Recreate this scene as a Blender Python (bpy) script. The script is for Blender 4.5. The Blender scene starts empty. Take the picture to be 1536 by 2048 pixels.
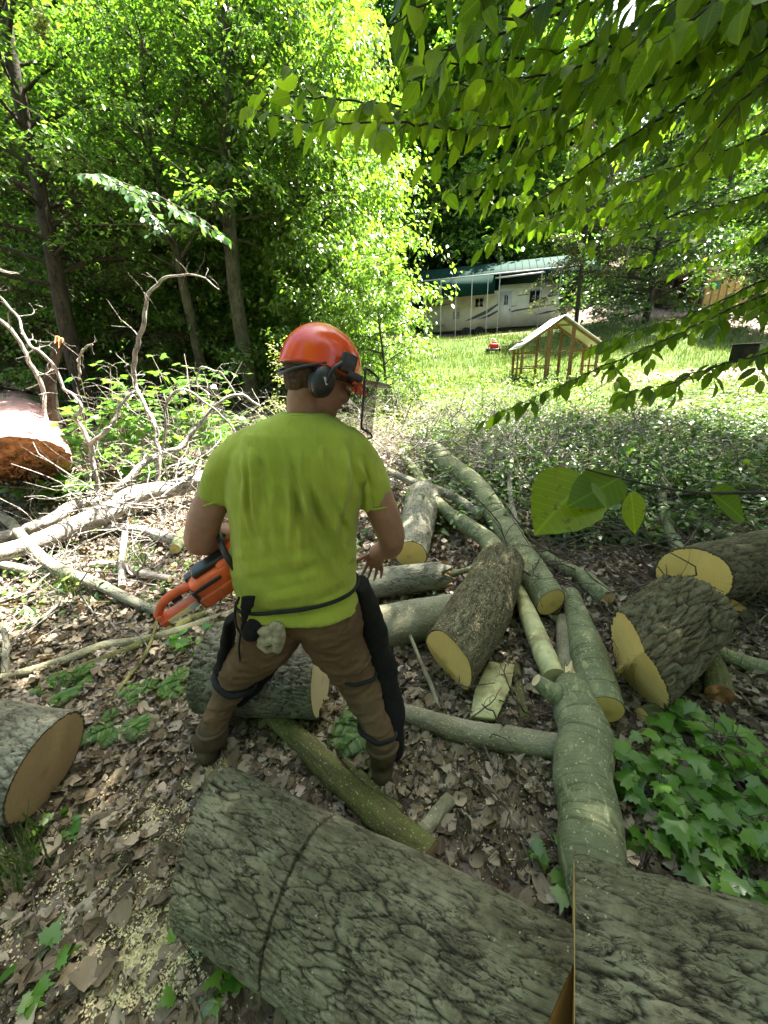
import bpy, math, random
import numpy as np
from mathutils import Vector, Matrix, noise as mnoise

# ------------------------------------------------------------------ camera, world, sun, exposure
S = bpy.context.scene
COL = S.collection
CAM_H = 1.58
PITCH = math.radians(20.0)
ROLL = math.radians(2.5)
FPX = 768.0
cam_pos = np.array([0.0, 0.0, CAM_H])
_f = np.array([0.0, math.cos(PITCH), -math.sin(PITCH)])
_r0 = np.array([1.0, 0.0, 0.0])
_u0 = np.array([0.0, math.sin(PITCH), math.cos(PITCH)])
_r = math.cos(ROLL) * _r0 - math.sin(ROLL) * _u0
_u = math.cos(ROLL) * _u0 + math.sin(ROLL) * _r0
cd = bpy.data.cameras.new('camera')
cam = bpy.data.objects.new('camera', cd)
COL.objects.link(cam)
cd.sensor_fit = 'HORIZONTAL'; cd.sensor_width = 36.0; cd.lens = 18.0
cd.clip_start = 0.02; cd.clip_end = 1500.0
cam.matrix_world = Matrix(((_r[0], _u[0], -_f[0], 0.0), (_r[1], _u[1], -_f[1], 0.0), (_r[2], _u[2], -_f[2], CAM_H), (0, 0, 0, 1)))
S.camera = cam

sun_dir = np.array([0.38, 0.27, 0.88]); sun_dir /= np.linalg.norm(sun_dir)
SUN_EL = math.asin(sun_dir[2])
SUN_AZ = math.atan2(sun_dir[0], sun_dir[1])          # clockwise from +Y
W = bpy.data.worlds.new("World"); S.world = W
W.use_nodes = True
wn = W.node_tree.nodes; wl = W.node_tree.links
wn.clear()
sky = wn.new('ShaderNodeTexSky'); sky.sky_type = 'NISHITA'; sky.sun_disc = False
sky.sun_elevation = SUN_EL; sky.sun_rotation = SUN_AZ
sky.air_density = 1.0; sky.dust_density = 4.0; sky.ozone_density = 0.4
bg = wn.new('ShaderNodeBackground'); bg.inputs[1].default_value = 0.065
wo = wn.new('ShaderNodeOutputWorld')
wl.new(sky.outputs[0], bg.inputs[0]); wl.new(bg.outputs[0], wo.inputs[0])
sl = bpy.data.lights.new('sun', 'SUN'); sl.energy = 5.0; sl.angle = math.radians(0.53); sl.color = (1.0, 0.95, 0.87)
so = bpy.data.objects.new('sun', sl); COL.objects.link(so)
so.rotation_euler = Vector(sun_dir).to_track_quat('Z', 'Y').to_euler()
so.location = (0, 0, 30)
S.view_settings.view_transform = 'Standard'; S.view_settings.look = 'None'
S.view_settings.gamma = 1.0; S.view_settings.exposure = 3.4
S.render.engine = 'CYCLES'
cy = S.cycles
cy.max_bounces = 7; cy.diffuse_bounces = 4; cy.glossy_bounces = 2; cy.transmission_bounces = 5; cy.transparent_max_bounces = 6
cy.caustics_reflective = False; cy.caustics_refractive = False
cy.use_denoising = True
try: cy.denoiser = 'OPENIMAGEDENOISE'
except Exception: pass
cy.use_adaptive_sampling = True; cy.adaptive_threshold = 0.02
cy.sample_clamp_indirect = 6.0

rng = np.random.default_rng(7)
random.seed(7)

# ------------------------------------------------------------------ numpy noise
def _hash(ix, iy, iz, k=0):
    h = (ix.astype(np.int64) * 374761393 + iy.astype(np.int64) * 668265263 + iz.astype(np.int64) * 2147483647 + k * 974634777) & 0xffffffff
    h = ((h ^ (h >> 13)) * 1274126177) & 0xffffffff
    h = h ^ (h >> 16)
    return (h & 0xffffff) / float(0xffffff)

def vnoise(p):
    p = np.asarray(p, float); i = np.floor(p); f = p - i; f = f * f * (3 - 2 * f); i = i.astype(np.int64)
    r = 0
    for a in (0, 1):
        wa = f[:, 0] if a else 1 - f[:, 0]
        for b in (0, 1):
            wb = f[:, 1] if b else 1 - f[:, 1]
            for c in (0, 1):
                wc = f[:, 2] if c else 1 - f[:, 2]
                r = r + wa * wb * wc * _hash(i[:, 0] + a, i[:, 1] + b, i[:, 2] + c)
    return r * 2 - 1

def fbm(p, o=4):
    p = np.asarray(p, float); a = 1.0; s = 0; r = 0
    for _ in range(o):
        r = r + a * vnoise(p); s += a; a *= 0.5; p = p * 2.03 + 17.3
    return r / s

def worley(p):
    p = np.asarray(p, float); i = np.floor(p).astype(np.int64)
    f1 = np.full(len(p), 9.0); f2 = np.full(len(p), 9.0); idv = np.zeros(len(p))
    for a in (-1, 0, 1):
        for b in (-1, 0, 1):
            for c in (-1, 0, 1):
                x, y, z = i[:, 0] + a, i[:, 1] + b, i[:, 2] + c
                q = np.stack([x + _hash(x, y, z, 1), y + _hash(x, y, z, 2), z + _hash(x, y, z, 3)], 1)
                d = np.sqrt(((q - p) ** 2).sum(1))
                m = d < f1
                f2 = np.where(m, f1, np.minimum(f2, d)); f1 = np.where(m, d, f1)
                idv = np.where(m, _hash(x, y, z, 5), idv)
    return f1, f2, idv

# ------------------------------------------------------------------ terrain
_py = np.array([-60, -5, 0, 2, 3.2, 4.2, 5.9, 7, 9, 12.8, 18, 25.5, 35, 60, 120, 200.])
_pz = np.array([0, 0, 0, 0, .05, .15, .36, .52, .80, 1.15, 2.1, 3.35, 5.0, 12, 36, 60.])
_ty = np.linspace(-60, 200, 5201)
_tz = np.interp(_ty, _py, _pz)
_k = np.hanning(21); _k /= _k.sum()
_tz = np.convolve(np.pad(_tz, 10, mode='edge'), _k, 'valid')

def H(x, y):
    x = np.asarray(x, float); y = np.asarray(y, float)
    z = np.interp(y, _ty, _tz)
    q = np.stack([x.ravel(), y.ravel(), np.zeros(x.size)], 1)
    n1 = fbm(q * 0.9, 3).reshape(x.shape); n2 = fbm(q * 0.22 + 9, 3).reshape(x.shape)
    far = np.clip((y - 5) / 8, 0, 1)
    z = z + .055 * np.clip(x - 4, 0, 14) * np.clip((y - 10) / 12, 0, 1)
    z = z - .50 * np.exp(-((x - 8.5) / 6.5) ** 2 - ((y - 29.5) / 3.2) ** 2)
    return z + 0.035 * n1 + far * 0.28 * n2

def Hs(x, y): return float(H(np.array([x]), np.array([y]))[0])

def ray(px, py):
    return _f + (px - 768.0) / FPX * _r + (1024.0 - py) / FPX * _u

def at(px, py, Y):
    d = ray(px, py); return cam_pos + d * (Y / d[1])

def ground(px, py, h=0.0):
    """the place on the terrain (raised by h) seen at that picture position"""
    d = ray(px, py); ts = np.concatenate([np.linspace(0.3, 12, 500), np.linspace(12.1, 160, 700)])
    P = cam_pos + d * ts[:, None]
    g = P[:, 2] - (H(P[:, 0], P[:, 1]) + h)
    k = np.argmax(g < 0)
    if g[k] >= 0: return P[-1]
    a = g[k - 1] / (g[k - 1] - g[k]) if k else 0
    return P[k - 1] * (1 - a) + P[k] * a

def zc(p): return float(np.dot(np.asarray(p) - cam_pos, _f))

# ------------------------------------------------------------------ mesh helpers
def mk(name, V, F, mat, parent=None, smooth=True, attrs=None, mats=None, mi=None):
    V = np.asarray(V, np.float32)
    if isinstance(F, np.ndarray): F = [F]
    F = [np.asarray(f, np.int32) for f in F if len(f)]
    me = bpy.data.meshes.new(name)
    me.vertices.add(len(V)); me.vertices.foreach_set('co', V.ravel())
    loops = np.concatenate([f.ravel() for f in F])
    tot = np.concatenate([np.full(len(f), f.shape[1], np.int32) for f in F])
    st = np.concatenate([[0], np.cumsum(tot)[:-1]]).astype(np.int32)
    me.loops.add(len(loops)); me.loops.foreach_set('vertex_index', loops)
    me.polygons.add(len(tot)); me.polygons.foreach_set('loop_start', st); me.polygons.foreach_set('loop_total', tot)
    if smooth: me.polygons.foreach_set('use_smooth', np.ones(len(tot), bool))
    for m in (mats or [mat]): me.materials.append(m)
    if mi is not None: me.polygons.foreach_set('material_index', np.asarray(mi, np.int32))
    me.update(calc_edges=True)
    for k, a in (attrs or {}).items():
        a = np.asarray(a, np.float32)
        if a.ndim == 1:
            at_ = me.attributes.new(k, 'FLOAT', 'POINT'); at_.data.foreach_set('value', a)
        else:
            at_ = me.attributes.new(k, 'FLOAT_VECTOR', 'POINT'); at_.data.foreach_set('vector', a.ravel())
    o = bpy.data.objects.new(name, me); COL.objects.link(o)
    if parent is not None:
        o.parent = parent
        o.matrix_parent_inverse = Matrix.Translation(-Vector(parent.location))
    return o

def tag(o, label=None, cat=None, group=None, kind=None):
    if label: o['label'] = label
    if cat: o['category'] = cat
    if group: o['group'] = group
    if kind: o['kind'] = kind
    return o

def thing(name, loc, label, cat, group=None):
    o = bpy.data.objects.new(name, None); COL.objects.link(o)
    o.location = Vector([float(c) for c in loc]); o.empty_display_size = 0.1
    bpy_dirty = True
    return tag(o, label, cat, group)

def join(parts):
    """[(V, F, attrs)] -> one"""
    Vs, F3, F4, A = [], [], [], {}
    n = 0
    for V, F, a in parts:
        V = np.asarray(V)
        for f in (F if isinstance(F, list) else [F]):
            f = np.asarray(f)
            if not len(f): continue
            (F3 if f.shape[1] == 3 else F4).append(f + n)
        for k, v in (a or {}).items(): A.setdefault(k, []).append(np.asarray(v))
        Vs.append(V); n += len(V)
    F = []
    if F3: F.append(np.concatenate(F3))
    if F4: F.append(np.concatenate(F4))
    return np.concatenate(Vs), F, {k: np.concatenate(v) for k, v in A.items()}

def smooth_path(P, R, n):
    P = np.asarray(P, float); R = np.asarray(R, float)
    if len(P) == 2:
        t = np.linspace(0, 1, n)[:, None]
        return P[0] * (1 - t) + P[1] * t, np.interp(t[:, 0], [0, 1], R)
    s = np.concatenate([[0], np.cumsum(np.linalg.norm(np.diff(P, axis=0), axis=1))])
    t = np.linspace(0, s[-1], n); out = np.zeros((n, 3))
    m = np.gradient(P, s, axis=0)
    k = np.clip(np.searchsorted(s, t, side='right') - 1, 0, len(P) - 2)
    h = (s[k + 1] - s[k]); u = (t - s[k]) / h
    h00 = 2 * u**3 - 3 * u**2 + 1; h10 = u**3 - 2 * u**2 + u; h01 = -2 * u**3 + 3 * u**2; h11 = u**3 - u**2
    out = h00[:, None] * P[k] + (h10 * h)[:, None] * m[k] + h01[:, None] * P[k + 1] + (h11 * h)[:, None] * m[k + 1]
    return out, np.interp(t, s, R)

def frames(P):
    T = np.gradient(P, axis=0); T /= np.linalg.norm(T, axis=1)[:, None] + 1e-12
    up = np.array([0, 0, 1.0]) if abs(T[0][2]) < 0.9 else np.array([1.0, 0, 0])
    N = np.zeros_like(P); N[0] = up - T[0] * np.dot(up, T[0]); N[0] /= np.linalg.norm(N[0])
    for i in range(1, len(P)):
        v = N[i - 1] - T[i] * np.dot(N[i - 1], T[i]); N[i] = v / (np.linalg.norm(v) + 1e-12)
    B = np.cross(T, N)
    return T, N, B

def tube(P, R, nseg=10, cap=True, disp=None, n0=None, n1=None, flat=1.0):
    """open side wall + separate end caps. attribute bc = straightened bark coordinates"""
    P = np.asarray(P, float); R = np.asarray(R, float); n = len(P)
    T, N, B = frames(P)
    a = np.linspace(0, 2 * math.pi, nseg, endpoint=False)
    s = np.concatenate([[0], np.cumsum(np.linalg.norm(np.diff(P, axis=0), axis=1))])
    ca, sa = np.cos(a), np.sin(a)
    bc = np.stack([np.outer(R, ca), np.outer(R, sa), np.repeat(s[:, None], nseg, 1)], -1).reshape(-1, 3)
    RR = np.repeat(R, nseg).reshape(n, nseg)
    crev = np.zeros(n * nseg)
    if disp is not None:
        d, crev = disp(bc); RR = RR + d.reshape(n, nseg)
    V = P[:, None] + RR[..., None] * (ca[None, :, None] * N[:, None] + sa[None, :, None] * B[:, None] * flat)
    for end, nn in ((0, n0), (-1, n1)):
        if nn is not None:           # shear the rings near the end onto the cut plane
            nn = np.asarray(nn, float); nn = nn / np.linalg.norm(nn)
            t = T[end]; c = P[end]
            off = ((V[end] - c) @ nn) / (t @ nn)
            L = s[-1]
            w = np.clip(1 - (s if end == 0 else (L - s)) / (0.45 * L), 0, 1)
            V = V - (w[:, None] * off[None, :])[..., None] * t
    V = V.reshape(-1, 3)
    i, j = np.meshgrid(np.arange(n - 1), np.arange(nseg), indexing='ij')
    j2 = (j + 1) % nseg
    F = np.stack([i * nseg + j, i * nseg + j2, (i + 1) * nseg + j2, (i + 1) * nseg + j], -1).reshape(-1, 4)
    return V, F, {'bc': bc, 'crev': crev}

def endcap(V, nseg, which, ringn=8, push=0.0, rough=0.0):
    """disc closing the first (0) or last (-1) ring of a tube"""
    ring = V[:nseg] if which == 0 else V[-nseg:]
    c = ring.mean(0); r = np.linalg.norm(ring - c, axis=1).mean()
    a = np.linspace(0, 2 * math.pi, nseg, endpoint=False)
    k = np.concatenate([[1.0, .962, .945], np.linspace(.9, 0, ringn)[:-1]])
    ft = np.fft.rfft(ring - c, axis=0); ft[5:] = 0; soft = np.fft.irfft(ft, nseg, axis=0) if nseg > 12 else ring - c
    wk = np.clip((.97 - k) / .12, 0, 1)[:, None, None]
    pts = c + ((ring - c)[None] * (1 - wk) + soft[None] * wk) * k[:, None, None]
    nrm = np.cross(ring[0] - c, ring[nseg // 4] - c); nrm /= np.linalg.norm(nrm)
    if which == 0: nrm = -nrm
    bc = np.stack([np.outer(k, np.cos(a)) * r, np.outer(k, np.sin(a)) * r, np.zeros((len(k), nseg))], -1).reshape(-1, 3)
    Vv = np.concatenate([pts.reshape(-1, 3), [c]]); bc = np.concatenate([bc, [[0, 0, 0]]])
    if rough:
        w = np.concatenate([np.repeat(np.clip((1 - k) * 6, 0, 1), nseg), [1]])
        Vv = Vv + nrm * (fbm(bc * 25 + c * 7, 3) * rough * w)[:, None]
    Vv = Vv + nrm * push
    m = len(k)
    i, j = np.meshgrid(np.arange(m - 1), np.arange(nseg), indexing='ij'); j2 = (j + 1) % nseg
    Q = np.stack([i * nseg + j, (i + 1) * nseg + j, (i + 1) * nseg + j2, i * nseg + j2], -1).reshape(-1, 4)
    j = np.arange(nseg)
    Tt = np.stack([(m - 1) * nseg + j, np.full(nseg, m * nseg), (m - 1) * nseg + (j + 1) % nseg], -1)
    if which != 0: Q = Q[:, ::-1]; Tt = Tt[:, ::-1]
    cr = np.zeros(len(Vv)); cr[:2 * nseg] = 1
    return Vv, [Q, Tt], {'bc': bc, 'crev': cr}

def box(c, s, R=None, bevel=0.0):
    """bevelled box: centre, full sizes, 3x3 axes in columns"""
    s = np.asarray(s, float) / 2; b = min(bevel, s.min() * 0.9)
    if b <= 0:
        v = np.array([[x, y, z] for x in (-1, 1) for y in (-1, 1) for z in (-1, 1)]) * s
        F = np.array([[0, 1, 3, 2], [4, 6, 7, 5], [0, 4, 5, 1], [2, 3, 7, 6], [0, 2, 6, 4], [1, 5, 7, 3]])
        Fs = [F]
    else:
        bm = bmesh_box(s, b); v, Fs = bm
    if R is not None: v = v @ np.asarray(R, float).T
    return v + np.asarray(c, float), Fs, {}

import bmesh
def bmesh_box(s, b):
    bm = bmesh.new(); bmesh.ops.create_cube(bm, size=2.0)
    for v in bm.verts: v.co = Vector((v.co.x * s[0], v.co.y * s[1], v.co.z * s[2]))
    bmesh.ops.bevel(bm, geom=bm.edges[:], offset=b, segments=2, profile=0.6, affect='EDGES')
    bm.verts.ensure_lookup_table()
    V = np.array([v.co[:] for v in bm.verts]); F3 = []; F4 = []
    for f in bm.faces:
        ids = [v.index for v in f.verts]
        if len(ids) == 3: F3.append(ids)
        elif len(ids) == 4: F4.append(ids)
        else:
            for k in range(1, len(ids) - 1): F3.append([ids[0], ids[k], ids[k + 1]])
    bm.free()
    return V, [np.array(F3).reshape(-1, 3), np.array(F4).reshape(-1, 4)]

def ellip(c, r, R=None, n=16, m=10):
    th = np.linspace(0, math.pi, m + 1); ph = np.linspace(0, 2 * math.pi, n, endpoint=False)
    v = np.stack([np.outer(np.sin(th), np.cos(ph)), np.outer(np.sin(th), np.sin(ph)), np.repeat(np.cos(th)[:, None], n, 1)], -1).reshape(-1, 3) * np.asarray(r, float)
    if R is not None: v = v @ np.asarray(R, float).T
    i, j = np.meshgrid(np.arange(m), np.arange(n), indexing='ij'); j2 = (j + 1) % n
    F = np.stack([i * n + j, (i + 1) * n + j, (i + 1) * n + j2, i * n + j2], -1).reshape(-1, 4)
    return v + np.asarray(c, float), [F], {}

def capsule(P, R, nseg=16, n=None, flat=1.0):
    """closed tapered tube with rounded ends, for welding"""
    n = n or max(3, len(P) * 5)
    p, r = smooth_path(P, R, n)
    out = [tube(p, r, nseg, flat=flat)]
    V, F, A = out[0]
    c0 = endcap(V, nseg, 0, 2); c1 = endcap(V, nseg, -1, 2)
    parts = [(V, F, {}), (c0[0], c0[1], {}), (c1[0], c1[1], {})]
    if flat == 1.0:
        parts += [ellip(p[0], (r[0],) * 3), ellip(p[-1], (r[-1],) * 3)]
    return join(parts)

def weld(name, parts, voxel, mat, parent=None, smooth_it=6, disp=None, mats=None):
    """voxel-remesh many closed pieces into ONE continuous surface"""
    V, F, _ = join([(p[0], p[1], {}) for p in parts])
    o = mk('tmp', V, F, mat)
    m = o.modifiers.new('r', 'REMESH'); m.mode = 'VOXEL'; m.voxel_size = voxel
    if smooth_it:
        s = o.modifiers.new('s', 'SMOOTH'); s.factor = 0.5; s.iterations = smooth_it
    dg = bpy.context.evaluated_depsgraph_get()
    me = bpy.data.meshes.new_from_object(o.evaluated_get(dg)); bpy.data.objects.remove(o)
    me.name = name
    nv = len(me.vertices); co = np.zeros(nv * 3, np.float32); me.vertices.foreach_get('co', co); co = co.reshape(-1, 3)
    if disp is not None:
        no = np.zeros(nv * 3, np.float32); me.vertex_normals.foreach_get('vector', no); no = no.reshape(-1, 3)
        co = disp(co.astype(float), no.astype(float)); me.vertices.foreach_set('co', co.astype(np.float32).ravel())
    me.polygons.foreach_set('use_smooth', np.ones(len(me.polygons), bool))
    me.materials.clear(); me.materials.append(mat)
    me.update()
    ob = bpy.data.objects.new(name, me); COL.objects.link(ob)
    if parent is not None:
        ob.parent = parent; ob.matrix_parent_inverse = Matrix.Translation(-Vector(parent.location))
    return ob

# ------------------------------------------------------------------ materials
def newmat(name):
    m = bpy.data.materials.new(name); m.use_nodes = True
    nt = m.node_tree; nt.nodes.clear()
    out = nt.nodes.new('ShaderNodeOutputMaterial')
    return m, nt, out

class NB:
    def __init__(s, nt): s.nt = nt
    def n(s, t, **kw):
        x = s.nt.nodes.new('ShaderNode' + t)
        for k, v in kw.items(): setattr(x, k, v)
        return x
    def l(s, a, b): s.nt.links.new(a, b)
    def attr(s, name, out='Vector'): return s.n('Attribute', attribute_name=name).outputs[out]
    def pos(s): return s.n('TexCoord').outputs['Object']
    def vec(s, v, scale):
        m = s.n('VectorMath', operation='MULTIPLY'); s.l(v, m.inputs[0]); m.inputs[1].default_value = scale; return m.outputs[0]
    def noise(s, v, sc=5, det=4, ro=.55, dist=0):
        x = s.n('TexNoise'); s.l(v, x.inputs['Vector']); x.inputs['Scale'].default_value = sc
        x.inputs['Detail'].default_value = det; x.inputs['Roughness'].default_value = ro; x.inputs['Distortion'].default_value = dist
        return x.outputs['Fac']
    def warp(s, v, sc, amt):
        x = s.n('TexNoise'); s.l(v, x.inputs['Vector']); x.inputs['Scale'].default_value = sc
        a = s.n('VectorMath', operation='SCALE'); s.l(x.outputs['Color'], a.inputs[0]); a.inputs['Scale'].default_value = amt
        b = s.n('VectorMath', operation='ADD'); s.l(v, b.inputs[0]); s.l(a.outputs[0], b.inputs[1]); return b.outputs[0]
    def voro(s, v, sc, feat='DISTANCE_TO_EDGE'):
        x = s.n('TexVoronoi', feature=feat); s.l(v, x.inputs['Vector']); x.inputs['Scale'].default_value = sc
        return x.outputs['Distance'] if feat != 'COL' else x.outputs['Color']
    def ramp(s, f, stops, interp='LINEAR'):
        x = s.n('ValToRGB'); s.l(f, x.inputs[0]); x.color_ramp.interpolation = interp
        e = x.color_ramp.elements
        while len(e) < len(stops): e.new(0.5)
        for k, (p, c) in enumerate(stops):
            e[k].position = p; e[k].color = (c[0], c[1], c[2], 1) if hasattr(c, '__len__') else (c, c, c, 1)
        return x.outputs[0]
    def mix(s, f, a, b, mode='MIX'):
        x = s.n('Mix', data_type='RGBA', blend_type=mode)
        if hasattr(f, 'is_linked') or hasattr(f, 'links'): s.l(f, x.inputs[0])
        else: x.inputs[0].default_value = f
        for k, v in ((6, a), (7, b)):
            if isinstance(v, tuple): x.inputs[k].default_value = (*v, 1)
            else: s.l(v, x.inputs[k])
        return x.outputs[2]
    def math(s, op, a, b=0.0, clamp=False):
        x = s.n('Math', operation=op); x.use_clamp = clamp
        for k, v in ((0, a), (1, b)):
            if isinstance(v, (int, float)): x.inputs[k].default_value = v
            else: s.l(v, x.inputs[k])
        return x.outputs[0]
    def bump(s, h, st=0.5, d=0.01, normal=None):
        x = s.n('Bump'); s.l(h, x.inputs['Height']); x.inputs['Strength'].default_value = st; x.inputs['Distance'].default_value = d
        if normal is not None: s.l(normal, x.inputs['Normal'])
        return x.outputs[0]
    def bsdf(s, out, col, rough=.7, spec=.5, nrm=None, metal=0.0, **kw):
        p = s.n('BsdfPrincipled')
        if isinstance(col, tuple): p.inputs['Base Color'].default_value = (*col, 1)
        else: s.l(col, p.inputs['Base Color'])
        if isinstance(rough, (int, float)): p.inputs['Roughness'].default_value = rough
        else: s.l(rough, p.inputs['Roughness'])
        p.inputs['Specular IOR Level'].default_value = spec; p.inputs['Metallic'].default_value = metal
        for k, v in kw.items(): p.inputs[k.replace('_', ' ')].default_value = v
        if nrm is not None: s.l(nrm, p.inputs['Normal'])
        s.l(p.outputs[0], out.inputs[0]); return p

def plain(name, col, rough=.6, spec=.4, var=.15, sc=30, bump=0.0, metal=0.0, dirt=None):
    m, nt, out = newmat(name); b = NB(nt); p = b.pos()
    n1 = b.noise(p, sc, 4)
    lo = tuple(c * (1 - var) for c in col); hi = tuple(min(1, c * (1 + var)) for c in col)
    c = b.ramp(n1, [(.3, lo), (.7, hi)])
    if dirt:
        c = b.mix(b.ramp(b.noise(p, dirt[1], 5, .65), [(.48, 0.0), (.68, 1.0)]), c, dirt[0])
    nr = b.bump(b.noise(p, sc * 3, 3), bump, .004) if bump else None
    b.bsdf(out, c, rough, spec, nr, metal)
    return m

def bark_mat(name, dark, mid, light, sc=22, stretch=.32, bump=.9, lichen=None, lichsc=5, chips=0.0, crack=(.0, .10), sheen=.25, dist=.012, fissure=True):
    m, nt, out = newmat(name); b = NB(nt)
    v = b.attr('bc'); v = b.vec(v, (1, 1, stretch)); v = b.warp(v, 9, .05)
    lines = lambda k, w: b.ramp(b.math('ABSOLUTE', b.math('SUBTRACT', b.noise(v, sc * k, 3, .6, .4), .5)), [(0., 0.), (w, 1.)])
    ed = b.math('MULTIPLY', lines(.8, .035), .2); ed2 = b.math('MULTIPLY', lines(2.3, .05), .2)
    n1 = b.noise(v, sc * .6, 6, .65); n2 = b.noise(v, sc * 4, 4, .6)
    c = b.ramp(n1, [(.28, dark), (.5, mid), (.72, light)])
    if lichen: c = b.mix(b.ramp(b.noise(b.attr('bc'), lichsc, 5, .7), [(.46, 0.), (.62, .85)]), c, lichen)
    cr = b.ramp(ed, [(crack[0], 1.), (.16, 0.)])
    if fissure: c = b.mix(b.math('MULTIPLY', cr, .75), c, tuple(x * .35 for x in dark))
    h = b.math('ADD', b.math('MULTIPLY', b.ramp(ed, [(0, 0.), (.22, 1.)]), 1.0 if fissure else .15), b.math('MULTIPLY', b.ramp(ed2, [(0, 0.), (.2, 1.)]), .3 if fissure else .05))
    h = b.math('ADD', h, b.math('MULTIPLY', n2, .5))
    if chips:
        ck = b.ramp(b.noise(b.attr('bc'), 110, 2, .5), [(.645, 0.), (.67, 1.)])
        c = b.mix(b.math('MULTIPLY', ck, chips), c, (.62, .55, .28))
    b.bsdf(out, c, .85, sheen, b.bump(h, bump, dist))
    return m

def beech_mat(name, base, light, ringc, sc=1.0):
    """smooth young bark with fine rings across the grain and pale specks"""
    m, nt, out = newmat(name); b = NB(nt)
    v0 = b.attr('bc'); v = b.vec(v0, (1, 1, 1)); vw = b.warp(v0, 6, .02)
    n1 = b.noise(vw, 9 * sc, 5, .6)
    c = b.ramp(n1, [(.3, base), (.7, light)])
    sx = b.noise(b.vec(vw, (.5, .5, 9)), 8 * sc, 4, .6)
    c = b.mix(b.ramp(sx, [(.52, 0.), (.64, .75)]), c, ringc)
    c = b.mix(b.ramp(b.noise(vw, 4, 5, .65), [(.42, 0.), (.62, .7)]), c, tuple(k * .62 for k in base))
    c = b.mix(b.ramp(b.noise(b.vec(vw, (1.5, 1.5, .6)), 22, 4, .7), [(.56, 0.), (.66, .5)]), c, tuple(min(1, k * 1.5) for k in light))
    ck = b.ramp(b.noise(v0, 95, 2, .5), [(.655, 0.), (.68, 1.)])
    c = b.mix(b.math('MULTIPLY', ck, .8), c, (.55, .52, .30))
    h = b.math('ADD', b.math('MULTIPLY', sx, .8), b.math('MULTIPLY', b.noise(vw, 60, 3), .5))
    b.bsdf(out, c, .75, .3, b.bump(h, .8, .012))
    return m

def wood_mat(name, base, ring, pith=(.30, .17, .07), rings=70, rough=.7):
    m, nt, out = newmat(name); b = NB(nt)
    v = b.attr('bc'); vw = b.warp(v, 4, .03)
    ln = b.n('VectorMath', operation='LENGTH'); b.l(vw, ln.inputs[0])
    sn = b.math('SINE', b.math('MULTIPLY', ln.outputs['Value'], rings * 6.283))
    f = b.math('MULTIPLY', b.math('ADD', sn, 1.0), .5)
    c = b.mix(b.math('MULTIPLY', f, .30), base, ring)
    c = b.mix(b.ramp(b.noise(vw, 7, 5, .6), [(.35, 0.), (.75, .6)]), c, ring)
    nv = b.n('VectorMath', operation='NORMALIZE'); b.l(v, nv.inputs[0])
    ray_ = b.ramp(b.math('ABSOLUTE', b.math('SUBTRACT', b.noise(nv.outputs[0], 5, 2), .5)), [(0., 1.), (.012, 0.)])
    c = b.mix(b.math('MULTIPLY', ray_, .22), c, pith)
    c = b.mix(b.ramp(ln.outputs['Value'], [(.0, .75), (.035, .0)]), c, pith)
    saw = b.noise(b.vec(b.pos(), (9, 140, 9)), 1.0, 3)
    c = b.mix(b.math('MULTIPLY', saw, .22), c, pith)
    c = b.mix(b.attr('crev', 'Fac'), c, (.07, .05, .03))
    h = b.math('ADD', saw, b.math('MULTIPLY', f, .1))
    b.bsdf(out, c, rough, .3, b.bump(h, .25, .003))
    return m

def leaf_mat(name, c0, c1, c2=None, trans=.5, veins=False, gloss=.10, rough=.35, spots=0.0, tr=(1.25, 1.35, .55), shade=None):
    """two-sided thin leaf: diffuse + translucent + a little gloss; colour differs leaf by leaf"""
    m, nt, out = newmat(name); b = NB(nt)
    sp = b.n('SeparateXYZ'); b.l(b.attr('luv'), sp.inputs[0])
    x, y, r = sp.outputs
    stops = [(0., c0), (1., c1)] if c2 is None else [(0., c0), (.6, c1), (1., c2)]
    c = b.ramp(r, stops)
    nrm = None
    if veins:
        ax = b.math('ABSOLUTE', x)
        rib = b.ramp(ax, [(.0, 1.), (.035, 0.)])
        w = b.math('SINE', b.math('MULTIPLY', b.math('SUBTRACT', y, b.math('MULTIPLY', ax, .55)), 60.))
        sv = b.ramp(w, [(.86, 0.), (.99, 1.)])
        vv = b.math('MAXIMUM', rib, b.math('MULTIPLY', sv, .5))
        c = b.mix(b.math('MULTIPLY', vv, .45), c, tuple(min(1, k * 1.9 + .02) for k in c1))
        nrm = b.bump(vv, .35, .002)
    if spots:
        c = b.mix(b.math('MULTIPLY', b.ramp(b.noise(b.pos(), 45, 3), [(.62, 0.), (.72, 1.)]), spots), c, (.10, .07, .03))
    d = b.n('BsdfDiffuse'); t = b.n('BsdfTranslucent'); g = b.n('BsdfGlossy'); g.inputs['Roughness'].default_value = rough
    b.l(c, d.inputs[0])
    tc = b.mix(1.0, c, tr, 'MULTIPLY'); b.l(tc, t.inputs[0])
    if nrm is not None: b.l(nrm, d.inputs['Normal']); b.l(nrm, g.inputs['Normal'])
    m1 = b.n('MixShader'); m1.inputs[0].default_value = trans; b.l(d.outputs[0], m1.inputs[1]); b.l(t.outputs[0], m1.inputs[2])
    m2 = b.n('MixShader'); b.l(m1.outputs[0], m2.inputs[1]); b.l(g.outputs[0], m2.inputs[2])
    lw = b.n('LayerWeight'); lw.inputs[0].default_value = .35
    b.l(b.math('ADD', b.math('MULTIPLY', lw.outputs['Fresnel'], gloss * 2), gloss * .3, True), m2.inputs[0])
    b.l(m2.outputs[0], out.inputs[0])
    return m

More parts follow.
